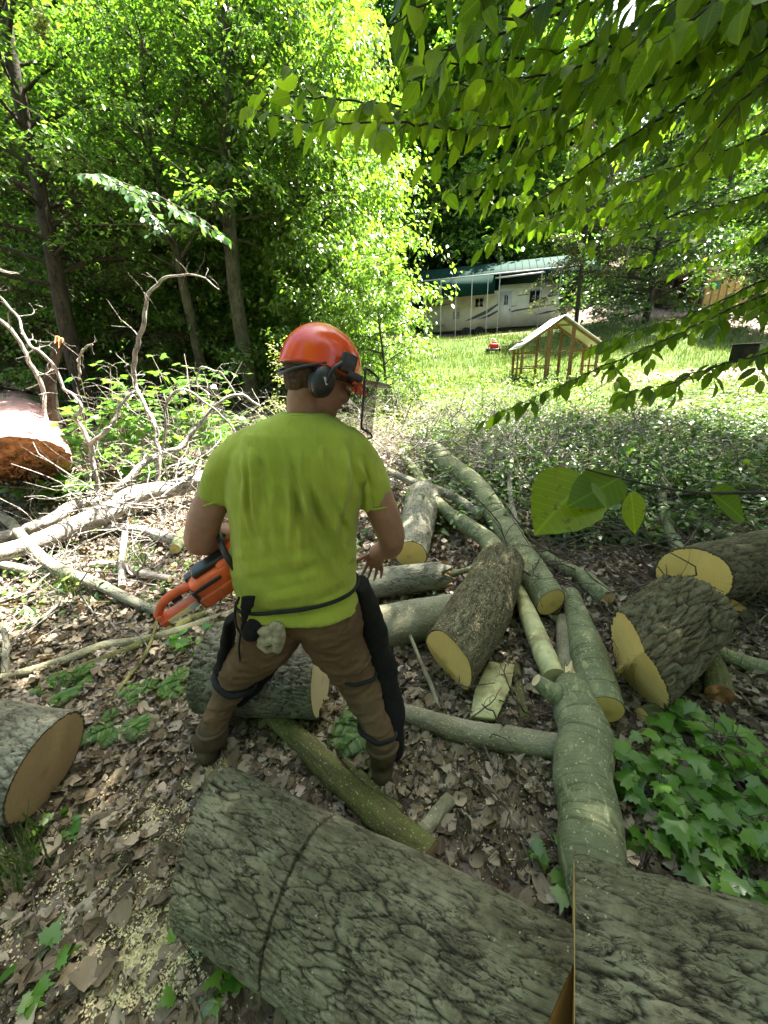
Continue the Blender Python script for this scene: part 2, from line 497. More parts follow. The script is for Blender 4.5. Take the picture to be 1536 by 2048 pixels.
# ------------------------------------------------------------------ leaves
def leaf_tpl(n=5, w=.5, fold=.10, droop=.12, tooth=0.0, peak=.45):
    """blade along +Y, length 1, up +Z; triangles"""
    V = []; UV = []
    for i in range(n + 1):
        t = i / n; V.append((0, t, -droop * t * t)); UV.append((0, t))
    L = []
    for sgn in (-1, 1):
        ids = []
        for i in range(1, n):
            t = i / n; ww = w * .5 * (math.sin(math.pi * t ** (math.log(.5) / math.log(peak))) ** .8)
            if tooth and i % 2: ww *= 1 - tooth
            V.append((sgn * ww, t - (.03 if tooth else 0), -droop * t * t + fold * ww * 2)); UV.append((sgn * ww / (w * .5) * .5, t)); ids.append(len(V) - 1)
        L.append(ids)
    F = []
    for sgn, ids in zip((-1, 1), L):
        def tri(a, b_, c): F.append((a, b_, c) if sgn > 0 else (a, c, b_))
        tri(0, ids[0], 1)
        for i in range(1, n - 1):
            tri(i, ids[i - 1], ids[i]); tri(i, ids[i], i + 1)
        tri(n - 1, ids[-1], n)
    return np.array(V), np.array(F), np.array(UV)

T_DIAM = (np.array([[0, 0, 0], [.27, .45, .06], [0, 1, -.12], [-.27, .45, .06]]), np.array([[0, 1, 2], [0, 2, 3]]), np.array([[0, 0], [.5, .45], [0, 1], [-.5, .45]]))
T_BEECH = leaf_tpl(8, .56, .16, .16, .10)
T_MID = leaf_tpl(4, .55, .14, .15)
T_NEEDLE = (np.array([[-.04, 0, 0], [.04, 0, 0], [0, 1, -.1]]), np.array([[0, 1, 2]]), np.array([[0, 0], [0, 0], [0, 1]]))
def maple_tpl():
    out = [(0, 0), (-.10, .02), (-.30, -.06), (-.33, .08), (-.55, .22), (-.40, .30), (-.44, .48), (-.24, .44), (-.20, .62), (-.10, .62), (0, 1.0), (.10, .62), (.20, .62), (.24, .44), (.44, .48), (.40, .30), (.55, .22), (.33, .08), (.30, -.06), (.10, .02)]
    V = [(0, .3, .03)] + [(x, y, -.10 * (x * x + (y - .3) ** 2) * 2 + .05 * abs(x)) for x, y in out]
    n = len(out); F = [(0, 1 + (i + 1) % n, 1 + i) for i in range(n)]
    return np.array(V), np.array(F), np.array([(v[0], v[1]) for v in V])
T_MAPLE = maple_tpl()

def leaves(P, D, U, size, tpl, g=None, flip=None):
    """place a template at each P, blade along D, face up U. sizes (N,), per-leaf random in luv.z"""
    V0, F0, UV0 = tpl; N = len(P)
    D = D / (np.linalg.norm(D, axis=1)[:, None] + 1e-9)
    U = U - D * (U * D).sum(1)[:, None]; U = U / (np.linalg.norm(U, axis=1)[:, None] + 1e-9)
    X = np.cross(D, U)
    g = g or rng
    size = np.broadcast_to(size, (N,))
    wv = g.uniform(.85, 1.15, N)
    V = P[:, None] + size[:, None, None] * ((V0[None, :, 0, None] * wv[:, None, None]) * X[:, None] + V0[None, :, 1, None] * D[:, None] + (V0[None, :, 2] * g.uniform(.3, 1.8, N)[:, None])[..., None] * U[:, None])
    F = (F0[None] + (np.arange(N) * len(V0))[:, None, None]).reshape(-1, 3)
    luv = np.concatenate([np.repeat(UV0[None], N, 0), np.repeat(g.uniform(0, 1, N)[:, None, None], len(V0), 1)], -1)
    return V.reshape(-1, 3), F, {'luv': luv.reshape(-1, 3)}

def unit(v): v = np.asarray(v, float); return v / (np.linalg.norm(v, axis=-1, keepdims=True) + 1e-9)
# ------------------------------------------------------------------ ground
def spaced(lo, hi, a, b, fine, grow=1.12):
    xs = list(np.arange(a, b + 1e-6, fine)); d = fine; x = xs[-1]
    while x < hi: d *= grow; x += d; xs.append(min(x, hi))
    d = fine; x = xs[0]; pre = []
    while x > lo: d *= grow; x -= d; pre.append(max(x, lo))
    return np.array(pre[::-1] + xs)
gx = spaced(-190, 190, -3.2, 3.2, .035); gy = spaced(-15, 195, .1, 5.0, .035, 1.07)
GX, GY = np.meshgrid(gx, gy)
def micro(x, y):
    q = np.stack([x.ravel(), y.ravel(), 0 * x.ravel()], 1)
    return (.018 * fbm(q * 6, 3) + .008 * fbm(q * 22, 2)).reshape(x.shape)
GZ = H(GX, GY) + micro(GX, GY)
nx, ny = len(gx), len(gy)
i, j = np.meshgrid(np.arange(ny - 1), np.arange(nx - 1), indexing='ij')
GF = np.stack([i * nx + j, i * nx + j + 1, (i + 1) * nx + j + 1, (i + 1) * nx + j], -1).reshape(-1, 4)
def meadow(x, y):
    """1 where the clearing is grown with grass, 0 on woodland floor"""
    q = np.stack([x.ravel(), y.ravel(), 0 * x.ravel()], 1)
    e = fbm(q * .35 + 3, 3).reshape(x.shape)
    w = np.clip((y - 8.3 + 1.5 * e) / 1.5, 0, 1) * np.clip((27 - y) / 3, 0, 1)
    w *= np.clip((x + 1.6 + .02 * y + e * 1.2) / 1.0, 0, 1) * np.clip((17 - x) / 3, 0, 1)
    w *= 1 - np.clip(1 - np.hypot((x - 9.5) / 5.2, (y - 11.8) / 1.5), 0, .5) * 2       # bare patch of dry leaves
    return np.clip(w, 0, 1)
m, nt, out = newmat('woodland soil'); b = NB(nt); p = b.pos()
n1 = b.noise(p, 3.5, 6, .65); n2 = b.noise(b.warp(p, 8, .1), 34, 4, .7)
soil = b.ramp(n2, [(.3, (.022, .016, .011)), (.5, (.085, .062, .042)), (.72, (.19, .15, .11))])
soil = b.mix(b.ramp(n1, [(.35, 0.), (.65, .7)]), soil, (.105, .075, .05), 'MIX')
fl = b.voro(p, 17, 'F1'); fcol = b.n('TexVoronoi'); b.l(b.warp(p, 5, .06), fcol.inputs['Vector']); fcol.inputs['Scale'].default_value = 15
sx = b.n('SeparateXYZ'); b.l(fcol.outputs['Color'], sx.inputs[0])
lc = b.ramp(sx.outputs[0], [(0., (.06, .045, .035)), (.4, (.18, .125, .09)), (.75, (.27, .20, .155)), (1., (.34, .27, .22))])
soil = b.mix(.55, soil, lc)
grassc = b.ramp(n2, [(.3, (.03, .06, .012)), (.7, (.10, .16, .035))])
c = b.mix(b.attr('mw', 'Fac'), soil, grassc)
b.bsdf(out, c, .9, .2, b.bump(n2, .9, .03))
M_SOIL = m
V = np.stack([GX, GY, GZ], -1).reshape(-1, 3)
g_ = mk('ground', V, GF, M_SOIL, attrs={'mw': meadow(GX, GY).ravel()}); tag(g_, kind='structure')

# ------------------------------------------------------------------ leaf litter: dead leaves lying one by one
M_LITTER = leaf_mat('dead beech leaves', (.045, .034, .018), (.18, .14, .082), (.42, .36, .25), trans=.12, veins=True, gloss=.06, rough=.5, tr=(1.2, .9, .6), spots=.6)
def scatter(n, xr, yr, dens=None, seed=1):
    g = np.random.default_rng(seed); x = g.uniform(*xr, n); y = g.uniform(*yr, n)
    if dens is not None:
        k = g.uniform(0, 1, n) < dens(x, y); x, y = x[k], y[k]
    return x, y, g
def lay_leaves(x, y, g, size, tilt=.35, lift=.012, tpl=T_BEECH):
    n = len(x); z = H(x, y) + micro(x, y) + g.uniform(.001, lift, n) + np.abs(g.normal(0, lift * .5, n))
    a = g.uniform(0, 2 * math.pi, n)
    D = np.stack([np.cos(a), np.sin(a), g.normal(0, tilt * .6, n)], 1)
    U = np.stack([g.normal(0, tilt, n), g.normal(0, tilt, n), np.where(g.uniform(0, 1, n) < .5, 1., -1.)], 1)
    sz_ = g.uniform(size[0], size[1], n)
    V, F, A = leaves(np.stack([x, y, z], 1), D, U, sz_, tpl, g)
    k = len(tpl[0]); V = V + g.normal(0, 1, V.shape) * np.repeat(sz_ * g.choice([.02, .05, .09], n), k)[:, None]      # crumpled and torn
    keep = g.uniform(0, 1, len(F)) > np.repeat(g.choice([0, 0, .12, .3], n), len(tpl[1]))
    return V, F[keep], A
T_DEAD = leaf_tpl(6, .72, .22, -.22, .12)
T_DEAD2 = leaf_tpl(4, .66, .45, .22)
def wedge(x, y): return (np.abs(x) < y * 1.15 + .9)
parts = []
for (n, xr, yr, sz, sd, tp) in ((15000, (-2.6, 2.6), (.15, 2.4), (.035, .088), 1, T_DEAD), (9000, (-2.6, 2.6), (.15, 2.4), (.012, .045), 5, T_DEAD2), (22000, (-6, 6), (2.2, 5.5), (.035, .08), 2, T_DEAD2), (12000, (-13, 13), (5., 12.), (.07, .12), 3, T_DIAM), (4000, (3.5, 17), (9.5, 14), (.09, .15), 4, T_DIAM)):
    x, y, g = scatter(n, xr, yr, lambda x, y: wedge(x, y) * (1 - meadow(x, y)), sd)
    parts.append(lay_leaves(x, y, g, sz, .38, .016 if sd in (1, 5) else .03, tp))
V, F, A = join(parts)
tag(mk('leaf_litter', V, F, M_LITTER, attrs=A, smooth=False), 'brown and grey dead leaves covering the woodland floor', 'leaf litter', kind='stuff')

# thin dry stalks, bark crumbs and twigs mixed into the litter
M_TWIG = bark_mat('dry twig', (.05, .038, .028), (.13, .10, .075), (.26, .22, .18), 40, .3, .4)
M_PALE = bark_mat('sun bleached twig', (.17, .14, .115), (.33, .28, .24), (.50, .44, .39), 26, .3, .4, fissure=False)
def crooked(p0, d, L, r0, g, n=6, wob=.25, droop=0.0, nseg=4, r1=None, flatz=False):
    d = unit(d); P = [np.array(p0, float)]; st = L / n
    for k in range(n):
        d = unit(d + g.normal(0, wob, 3) * ((1, 1, .35) if flatz else (1, 1, 1)) + np.array([0, 0, -droop])); P.append(P[-1] + d * st)
    P = np.array(P); R = np.linspace(r0, r1 if r1 is not None else r0 * .35, n + 1)
    return P, R
g = np.random.default_rng(11); parts = []
for k in range(620):
    y = g.uniform(.3, 4.5); x = g.uniform(-1, 1) * (y * 1.1 + .7)
    a = g.uniform(0, 6.28); L = g.uniform(.08, .45); r = g.uniform(.0012, .0045)
    P, R = crooked((x, y, 0), (math.cos(a), math.sin(a), 0), L, r, g, 5, .22, flatz=True)
    P[:, 2] = H(P[:, 0], P[:, 1]) + g.uniform(.008, .03) + np.linspace(0, g.uniform(-.01, .05), 6)
    parts.append(tube(P, R, 4))
V, F, A = join(parts)
tag(mk('litter_twigs', V, F, M_TWIG, attrs=A), 'thin dry twigs strewn through the dead leaves', 'twigs', kind='stuff')

# sawdust and chips
M_SAW = plain('fresh sawdust', (.62, .56, .30), .9, .1, .25, 60)
def chips(spots, name, label, seed, s=(.0025, .008)):
    g = np.random.default_rng(seed); parts = []
    P = []
    for (px, py, rx, n) in spots:
        c = ground(px, py); q = g.normal(0, 1, (n, 2)) * rx
        P.append(np.stack([c[0] + q[:, 0], c[1] + q[:, 1] * .8, 0 * q[:, 0]], 1))
    P = np.concatenate(P); P[:, 2] = H(P[:, 0], P[:, 1]) + micro(P[:, 0], P[:, 1]) + g.uniform(.006, .022, len(P))
    D = unit(g.normal(0, 1, (len(P), 3)) * (1, 1, .4)); U = g.normal(0, .5, (len(P), 3)) + (0, 0, 1)
    V, F, A = leaves(P, D, U, g.uniform(s[0], s[1], len(P)), (np.array([[-.35, 0, 0], [.35, 0, 0], [.3, 1, .1], [-.3, 1, 0]]), np.array([[0, 1, 2], [0, 2, 3]]), np.zeros((4, 2))), g)
    tag(mk(name, V, F, M_SAW, smooth=False), label, 'sawdust', kind='stuff')
chips([(310, 1900, .09, 5500), (285, 1945, .045, 4000), (250, 1760, .22, 4000), (425, 1545, .045, 5000), (120, 1800, .3, 2200), (330, 1650, .12, 1600), (870, 1560, .4, 1300), (1000, 1500, .35, 900), (960, 1390, .25, 800), (560, 1500, .35, 900), (1180, 1500, .25, 600)], 'sawdust', 'pale yellow sawdust spilled over the leaf litter', 21)

# ------------------------------------------------------------------ meadow grass and fern carpet
M_GRASS = leaf_mat('meadow grass', (.04, .085, .018), (.10, .155, .04), (.26, .26, .14), trans=.4, gloss=.05, tr=(1.2, 1.25, .5))
T_BLADE = (np.array([[-.045, 0, 0], [.045, 0, 0], [.03, .55, .06], [0, 1, .28], [-.03, .55, .06]]), np.array([[0, 1, 2], [0, 2, 4], [4, 2, 3]]), np.array([[0, 0], [0, 0], [0, .5], [0, 1], [0, .5]]))
x, y, g = scatter(190000, (-3, 17), (7.5, 27), lambda x, y: meadow(x, y) * np.clip(1.25 - y / 26, .25, 1) * (np.abs(x) < y * 1.1), 31)
n = len(x); print('grass', n)
a = g.uniform(0, 6.28, n)
P = np.stack([x, y, H(x, y)], 1); D = np.stack([np.cos(a) * .35, np.sin(a) * .35, np.ones(n)], 1); U = np.stack([-np.cos(a), -np.sin(a), np.full(n, .4)], 1)
sz = g.uniform(.04, .14, n) * (1 + .5 * fbm(np.stack([x * .8, y * .8, 0 * x], 1), 2)) * (1 + .03 * y)
V, F, A = leaves(P, D, U, sz, T_BLADE, g)
tag(mk('meadow_grass', V, F, M_GRASS, attrs=A, smooth=False), 'sunlit green grass growing over the clearing', 'grass', kind='stuff')

M_FERN = leaf_mat('fern green', (.05, .12, .025), (.10, .20, .035), (.17, .28, .06), trans=.4, gloss=.06)
def frond(base, az, L, g, n=16, rise=.8):
    """one fern frond: paired pinnae along an arching stem"""
    t = np.linspace(.12, 1, n); h = np.array([math.cos(az), math.sin(az), 0])
    c = base + h * (L * t[:, None] * .9) + np.stack([0 * t, 0 * t, L * rise * (t - .75 * t * t)], 1)
    d = unit(np.gradient(c, axis=0)); s = np.cross(d, (0, 0, 1)); s = unit(s)
    P, D, Sz = [], [], []
    for sg in (-1, 1):
        P.append(c); D.append(unit(s * sg + d * .35)); Sz.append(L * .30 * np.sin(np.clip(t * .92 + .08, 0, 1) * math.pi) ** .8 + .01)
    return np.concatenate(P), np.concatenate(D), np.concatenate(Sz)
T_PINNA = (np.array([[0, 0, 0], [.085, .3, 0], [0, 1, -.08], [-.085, .3, 0]]), np.array([[0, 1, 2], [0, 2, 3]]), np.array([[0, 0], [.5, .3], [0, 1], [-.5, .3]]))
def ferns(pts, g, L=(.15, .3), nf=(4, 7), n=14):
    P, D, Z = [], [], []
    for c in pts:
        for k in range(g.integers(*nf)):
            p, d, z = frond(np.array(c), g.uniform(0, 6.28), g.uniform(*L), g, n); P.append(p); D.append(d); Z.append(z)
    P = np.concatenate(P); D = np.concatenate(D); Z = np.concatenate(Z)
    return leaves(P, D, np.tile([0, 0, 1.0], (len(P), 1)) + g.normal(0, .15, (len(P), 3)), Z, T_PINNA, g)
x, y, g = scatter(1000, (.8, 12), (5.4, 9.6), lambda x, y: (x > .15 * y) * (np.abs(x) < y * 1.15), 41)
V, F, A = ferns(np.stack([x, y, H(x, y)], 1), g, (.16, .34), n=11)
tag(mk('fern_carpet', V, F, M_FERN, attrs=A, smooth=False), 'low shaded ferns carpeting the slope below the meadow', 'ferns', kind='stuff')

# low leafy undergrowth (seedlings too many to count) right of the logs, and around the fallen tops
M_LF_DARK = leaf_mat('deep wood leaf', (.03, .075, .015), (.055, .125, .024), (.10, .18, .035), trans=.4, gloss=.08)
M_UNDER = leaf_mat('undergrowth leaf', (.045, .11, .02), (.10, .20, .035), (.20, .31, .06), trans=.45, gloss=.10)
def undergrowth(name, label, n, xr, yr, dens, seed, hr=(.05, .35), sz=(.03, .07), mat=None):
    x, y, g = scatter(n, xr, yr, dens, seed)
    P, D, U = [], [], []
    for xx, yy in zip(x, y):
        h = g.uniform(*hr); c = np.array([xx, yy, Hs(xx, yy)]); k = g.integers(5, 12)
        a = g.uniform(0, 6.28, k); r = g.uniform(.0, .14, k)
        P.append(c + np.stack([np.cos(a) * r, np.sin(a) * r, h * g.uniform(.35, 1, k)], 1))
        D.append(np.stack([np.cos(a), np.sin(a), g.normal(-.15, .25, k)], 1)); U.append(g.normal(0, .3, (k, 3)) + (0, 0, 1))
    P = np.concatenate(P); D = np.concatenate(D); U = np.concatenate(U)
    V, F, A = leaves(P, D, U, g.uniform(sz[0], sz[1], len(P)), T_MID, g)
    tag(mk(name, V, F, mat or M_UNDER, attrs=A, smooth=False), label, 'undergrowth', kind='stuff')
undergrowth('undergrowth', 'small leafy seedlings growing thickly beside the cut logs', 2300, (.3, 7.5), (2.6, 7.2), lambda x, y: (x > .12 + .05 * y) * (np.abs(x) < y * 1.15 + .2) * (y > 3.4 - .2 * x), 51, (.05, .4), (.035, .085))
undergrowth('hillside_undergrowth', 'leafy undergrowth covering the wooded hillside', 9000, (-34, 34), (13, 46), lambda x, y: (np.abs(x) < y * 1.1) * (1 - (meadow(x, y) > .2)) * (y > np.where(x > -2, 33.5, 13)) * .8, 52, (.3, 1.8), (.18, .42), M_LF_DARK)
undergrowth('clearing_undergrowth', 'sparse green sprouts in the sunlit litter on the left', 800, (-9, .5), (2.2, 8), lambda x, y: (np.abs(x) < y * 1.15) * .8, 53, (.03, .16), (.03, .07))

# ------------------------------------------------------------------ trees
def build_tree(trunk, radii, limbs, g, lmin=.25, Lmax=2.4, Ltop=.8, sub=7, leaf=(.07, .11), per=16, up=.35, droop=.06, tpl=T_DIAM, nseg=8, hang=.35, spread=.05, subtubes=True, side=None, npath=14, crown_pow=1.0):
    """trunk path -> (trunk tubes, leaf arrays). limbs leave the trunk between lmin and its top; twigs and leaves follow them"""
    P, R = smooth_path(trunk, radii, npath); Tt = [tube(P, R, nseg)]
    LP, LD, LU = [], [], []
    az = g.uniform(0, 6.28)
    for k in range(limbs):
        t = lmin + (1 - lmin) * (k + g.uniform(0, 1)) / limbs; t = min(t, .99)
        q = t * (npath - 1); i0 = int(q); f = q - i0; c = P[i0] * (1 - f) + P[min(i0 + 1, npath - 1)] * f
        r = np.interp(q, np.arange(npath), R)
        az += 2.4 + g.normal(0, .3)
        if side is not None and g.uniform() < side[1]: az = side[0] + g.normal(0, .7)
        tt = (t - lmin) / (1 - lmin); L = (Lmax * (1 - tt ** crown_pow) + Ltop * tt ** crown_pow) * g.uniform(.7, 1.15)
        d = (math.cos(az), math.sin(az), up + .5 * tt + g.normal(0, .12))
        p, rr = crooked(c, d, L, min(r * .5, .012 + L * .012), g, 7, .13, droop, r1=.004)
        Tt.append(tube(p, rr, 5))
        segs = [(p[3:], 1.0)]
        for s in range(sub):
            u = g.uniform(.2, 1.0) * 6.99; a0 = int(u); c2 = p[a0] + (p[a0 + 1] - p[a0]) * (u - a0)
            dd = unit(p[a0 + 1] - p[a0]); sd = unit(np.cross(dd, (0, 0, 1))) * g.choice((-1, 1))
            p2, r2 = crooked(c2, dd * .7 + sd * g.uniform(.5, 1.1) + g.normal(0, .18, 3), L * g.uniform(.22, .48), .006, g, 4, .18, droop, r1=.002)
            if subtubes: Tt.append(tube(p2, r2, 3))
            segs.append((p2, .8))
        for pp, w in segs:
            m = max(3, int(per * w * g.uniform(.7, 1.3))); u = g.uniform(0, len(pp) - 1.001, m); a0 = u.astype(int); f = (u - a0)[:, None]
            c3 = pp[a0] * (1 - f) + pp[a0 + 1] * f; dd = unit(pp[a0 + 1] - pp[a0]); sd = unit(np.cross(dd, np.array([0, 0, 1.]))) * g.choice((-1, 1), m)[:, None]
            LP.append(c3 + g.normal(0, spread, (m, 3))); LD.append(dd * .6 + sd + g.normal(0, .3, (m, 3)) + np.array([0, 0, -hang])); LU.append(g.normal(0, .35, (m, 3)) + (0, 0, 1))
    LP, LD, LU = map(np.concatenate, (LP, LD, LU))
    return Tt, leaves(LP, LD, LU, g.uniform(leaf[0], leaf[1], len(LP)), tpl, g)

M_BARKD = bark_mat('dark furrowed trunk bark', (.022, .018, .012), (.052, .043, .030), (.095, .08, .058), 14, .25, .8)
M_BARKG = bark_mat('grey green trunk bark', (.038, .035, .022), (.085, .08, .05), (.14, .135, .085), 12, .3, .6, lichen=(.115, .125, .07))
M_WEED = leaf_mat('pale meadow weed', (.06, .13, .025), (.13, .21, .045), (.28, .31, .13), trans=.5, gloss=.06)
undergrowth('meadow_weeds', 'pale green weeds and wilted tufts overgrowing the near side of the clearing', 1500, (-1.5, 9), (6.6, 13.5), lambda x, y: (np.abs(x) < y * 1.1) * np.clip(1.5 - (y - 6.6) / 7, 0, 1), 57, (.08, .45), (.04, .10), M_WEED)
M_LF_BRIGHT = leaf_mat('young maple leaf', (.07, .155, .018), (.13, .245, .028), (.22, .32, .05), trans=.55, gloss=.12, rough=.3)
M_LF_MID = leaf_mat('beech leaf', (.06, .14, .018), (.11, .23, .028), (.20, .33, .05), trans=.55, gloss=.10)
M_NEEDLE = leaf_mat('hemlock needle', (.05, .062, .02), (.09, .105, .038), (.16, .16, .08), trans=.25, gloss=.05)
M_LIME = leaf_mat('pale new growth', (.20, .26, .07), (.33, .38, .13), trans=.5, gloss=.05)

def plant_tree(name, label, trunkpts, radii, bark, leafm, seed, cat='tree', group=None, **kw):
    g = np.random.default_rng(seed)
    tk = np.array(trunkpts, float)
    r = thing(name, (tk[0][0], tk[0][1], tk[0][2]), label, cat, group)
    Tt, lf = build_tree(tk, radii, g=g, **kw)
    V, F, A = join(Tt); mk('trunk', V, F, bark, r, attrs=A)
    V, F, A = lf; mk('crown', V, F, leafm, r, attrs=A, smooth=False)
    return r
def px_trunk(pts, Y, r_px, ext=None, dY=0.0):
    """pts: picture positions from the ground up; the first is planted on the terrain"""
    P = [at(px, py, Y + dY * k) for k, (px, py) in enumerate(pts)]
    b0 = P[0].copy(); b0[2] = Hs(b0[0], b0[1]) - .15; P[0] = b0
    R = [rp * zc(p) / FPX for rp, p in zip(r_px, P)]
    if ext is not None:
        P.append(P[-1] + np.array(ext)); R.append(R[-1] * .35)
    return P, R

# the trunks one can pick out on the left
P, R = px_trunk([(160, 760), (130, 640), (95, 450), (62, 300), (25, 130), (0, -20)], 8.6, [17, 15, 13, 12, 11, 10], (-.1, .1, .8))
plant_tree('maple_tree', 'dark leaning trunk at the far left edge with crossing limbs and leafy crown', P, R, M_BARKD, M_LF_MID, 101, limbs=36, lmin=.34, Lmax=2.6, Ltop=1.9, sub=11, per=26, leaf=(.08, .12))
P, R = px_trunk([(408, 742), (365, 560), (330, 400), (292, 250), (285, 90)], 9.6, [11, 9.5, 8, 7, 6], (.1, .1, .6))
plant_tree('maple_tree', 'slim pale green trunk curving up left of the thicker straight trunk', P, R, M_BARKG, M_LF_MID, 102, limbs=36, lmin=.42, Lmax=2.3, Ltop=1.6, sub=11, per=26, leaf=(.08, .12))
P, R = px_trunk([(497, 735), (468, 560), (456, 400), (452, 230), (450, 60)], 9.4, [15, 14, 13, 11, 9], (.1, .1, .8))
plant_tree('maple_tree', 'thickest straight trunk on the left, rising behind the helmeted worker', P, R, M_BARKG, M_LF_MID, 103, limbs=36, lmin=.45, Lmax=2.4, Ltop=1.6, sub=11, per=26, leaf=(.08, .12))
# the bright tree whose sunlit foliage hangs down in the middle
def free_trunk(x, y, h, lean=(0, 0), g=None):
    z = Hs(x, y); g = g or rng
    return [(x, y, z - .15), (x + lean[0] * .3 + g.normal(0, .05), y + lean[1] * .3, z + h * .33), (x + lean[0] * .65 + g.normal(0, .08), y + lean[1] * .65, z + h * .66), (x + lean[0], y + lean[1], z + h)]
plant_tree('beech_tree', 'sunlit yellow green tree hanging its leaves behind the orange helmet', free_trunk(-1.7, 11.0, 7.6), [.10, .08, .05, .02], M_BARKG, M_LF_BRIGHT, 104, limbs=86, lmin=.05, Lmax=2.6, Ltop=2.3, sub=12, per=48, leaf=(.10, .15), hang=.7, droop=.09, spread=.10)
plant_tree('beech_tree', 'tall light green tree filling the gap above the clearing', free_trunk(-2.4, 16.0, 11), [.13, .10, .07, .03], M_BARKG, M_LF_BRIGHT, 105, limbs=70, lmin=.12, Lmax=4.2, Ltop=2.6, sub=12, per=34, leaf=(.14, .21), hang=.6, spread=.12)
plant_tree('beech_tree', 'leafy tree between the thick left trunk and the bright hanging foliage', free_trunk(-4.2, 12.8, 8.2), [.10, .08, .05, .02], M_BARKG, M_LF_BRIGHT, 106, limbs=70, lmin=.12, Lmax=3.4, Ltop=2.2, sub=12, per=36, leaf=(.10, .15), hang=.5, spread=.10)
plant_tree('beech_tree', 'green tree spreading in front of the dark wood at upper left', free_trunk(-8.2, 12.2, 8.0), [.11, .09, .05, .02], M_BARKG, M_LF_MID, 107, limbs=64, lmin=.2, Lmax=3.4, Ltop=2.2, sub=12, per=32, leaf=(.10, .15), hang=.4, spread=.10)
# hemlocks: brown green drooping needle sprays on the left
for k, (x, y, h, lab) in enumerate(((-10., 10.8, 8, 'shaggy brown green hemlock at the far left edge'), (-6.2, 11.0, 7, 'low drooping hemlock between the leaning trunk and the slim trunk'), (-3.4, 12.2, 5.5, 'thin needled hemlock low behind the thick straight trunk'))):
    plant_tree('hemlock_tree', lab, free_trunk(x, y, h), [.09, .07, .04, .01], M_BARKD, M_NEEDLE, 110 + k, limbs=54, lmin=.06, Lmax=2.9, Ltop=.8, sub=14, per=80, leaf=(.06, .11), tpl=(T_DIAM[0] * (.45, 1, 1), T_DIAM[1], T_DIAM[2]), up=-.02, droop=.07, hang=.25, spread=.035)
# sapling clump with pale dry leaves behind the helmet
plant_tree('sapling', 'small pale leaved sapling above the fallen tops, left of the helmet', free_trunk(-1.55, 7.0, 1.5), [.02, .015, .01, .005], M_PALE, M_LIME, 120, cat='sapling', limbs=16, lmin=.2, Lmax=.7, Ltop=.3, sub=5, per=9, leaf=(.04, .07))

# bough with glinting leaves, a branch of the slim trunk reaching forward
def spray(path, g, leaf=(.07, .10), step=.035, twig_every=3, twigL=(.12, .35), tpl=T_BEECH, hang=.9, r0=.009, flat=.45, both=True):
    """a leafy bough: main stem, alternate twigs, alternate leaves hanging from both"""
    P = np.asarray(path, float); s = np.linalg.norm(np.diff(P, axis=0), axis=1).sum(); n = max(6, int(s / step))
    p, r = smooth_path(P, np.linspace(r0, .0016, len(P)), n); p = p + g.normal(0, .004, p.shape)
    tubes = [tube(p, r, 5)]; LP, LD, LU = [], [], []
    def hangl(c, d, k):
        sd = unit(np.cross(d, (0, 0, 1))) * (1 if k % 2 else -1)
        LP.append(c + sd * .006); LD.append(d * .55 + sd * .75 + np.array([0, 0, -hang * g.uniform(.4, 1.3)]) + g.normal(0, .18, 3))
        LU.append(np.array([0, -.55, .75]) + g.normal(0, flat, 3))
    for k in range(2, n - 1):
        d = unit(p[k + 1] - p[k])
        if both: hangl(p[k], d, k)
        if k % twig_every == 0:
            sd = unit(np.cross(d, (0, 0, 1))) * (1 if (k // twig_every) % 2 else -1)
            L = g.uniform(*twigL) * (1 - .5 * k / n); q, rr = crooked(p[k], d * .75 + sd * .8 + np.array([0, 0, -.12]), L, .0028, g, max(3, int(L / step)), .12, .05, r1=.001)
            tubes.append(tube(q, rr, 4))
            for m_ in range(1, len(q) - 1): hangl(q[m_], unit(q[m_ + 1] - q[m_]), m_)
            LP.append(q[-1]); LD.append(unit(q[-1] - q[-2]) + (0, 0, -.5 * hang)); LU.append(np.array([0, 0, 1.]) + g.normal(0, flat, 3))
    LP, LD, LU = map(np.array, (LP, LD, LU))
    return tubes, (LP, LD, LU, g.uniform(leaf[0], leaf[1], len(LP)))
M_LF_NEAR = leaf_mat('near beech leaf', (.06, .12, .01), (.135, .225, .016), (.23, .33, .03), trans=.72, veins=True, gloss=.03, rough=.45, spots=.3, tr=(1.5, 1.6, .5))
M_LF_GLINT = leaf_mat('glossy beech leaf', (.05, .13, .03), (.09, .20, .05), (.15, .26, .08), trans=.45, veins=False, gloss=.22, rough=.3)
M_STEM = bark_mat('thin dark twig bark', (.02, .016, .012), (.05, .04, .03), (.10, .085, .065), 60, .3, .2, fissure=False)
def bough_parts(root, paths, seed, mat, sub_name='leaves', **kw):
    g = np.random.default_rng(seed)
    for path in paths:
        tb, (a, b_, c_, s_) = spray(path, g, **kw)
        V, F, A = join(tb); o = mk('branch', V, F, M_STEM, root, attrs=A)
        V, F, A = leaves(a, b_, c_, s_, kw.get('tpl', T_BEECH), g); mk(sub_name, V, F, mat, o, attrs=A, smooth=True)
root2 = bpy.data.objects['maple_tree.001']
bough_parts(root2, [[at(330, 470, 7.3), at(300, 430, 6.2), at(200, 350, 4.6), at(150, 350, 4.2)], [at(200, 352, 4.8), at(280, 390, 4.4), at(370, 430, 4.3), at(470, 490, 4.3)], [at(190, 350, 4.8), at(330, 400, 4.5), at(420, 450, 4.5), at(450, 480, 4.4)]], 130, M_LF_GLINT, leaf=(.07, .10), step=.07, twigL=(.12, .35), hang=.6, flat=.8)

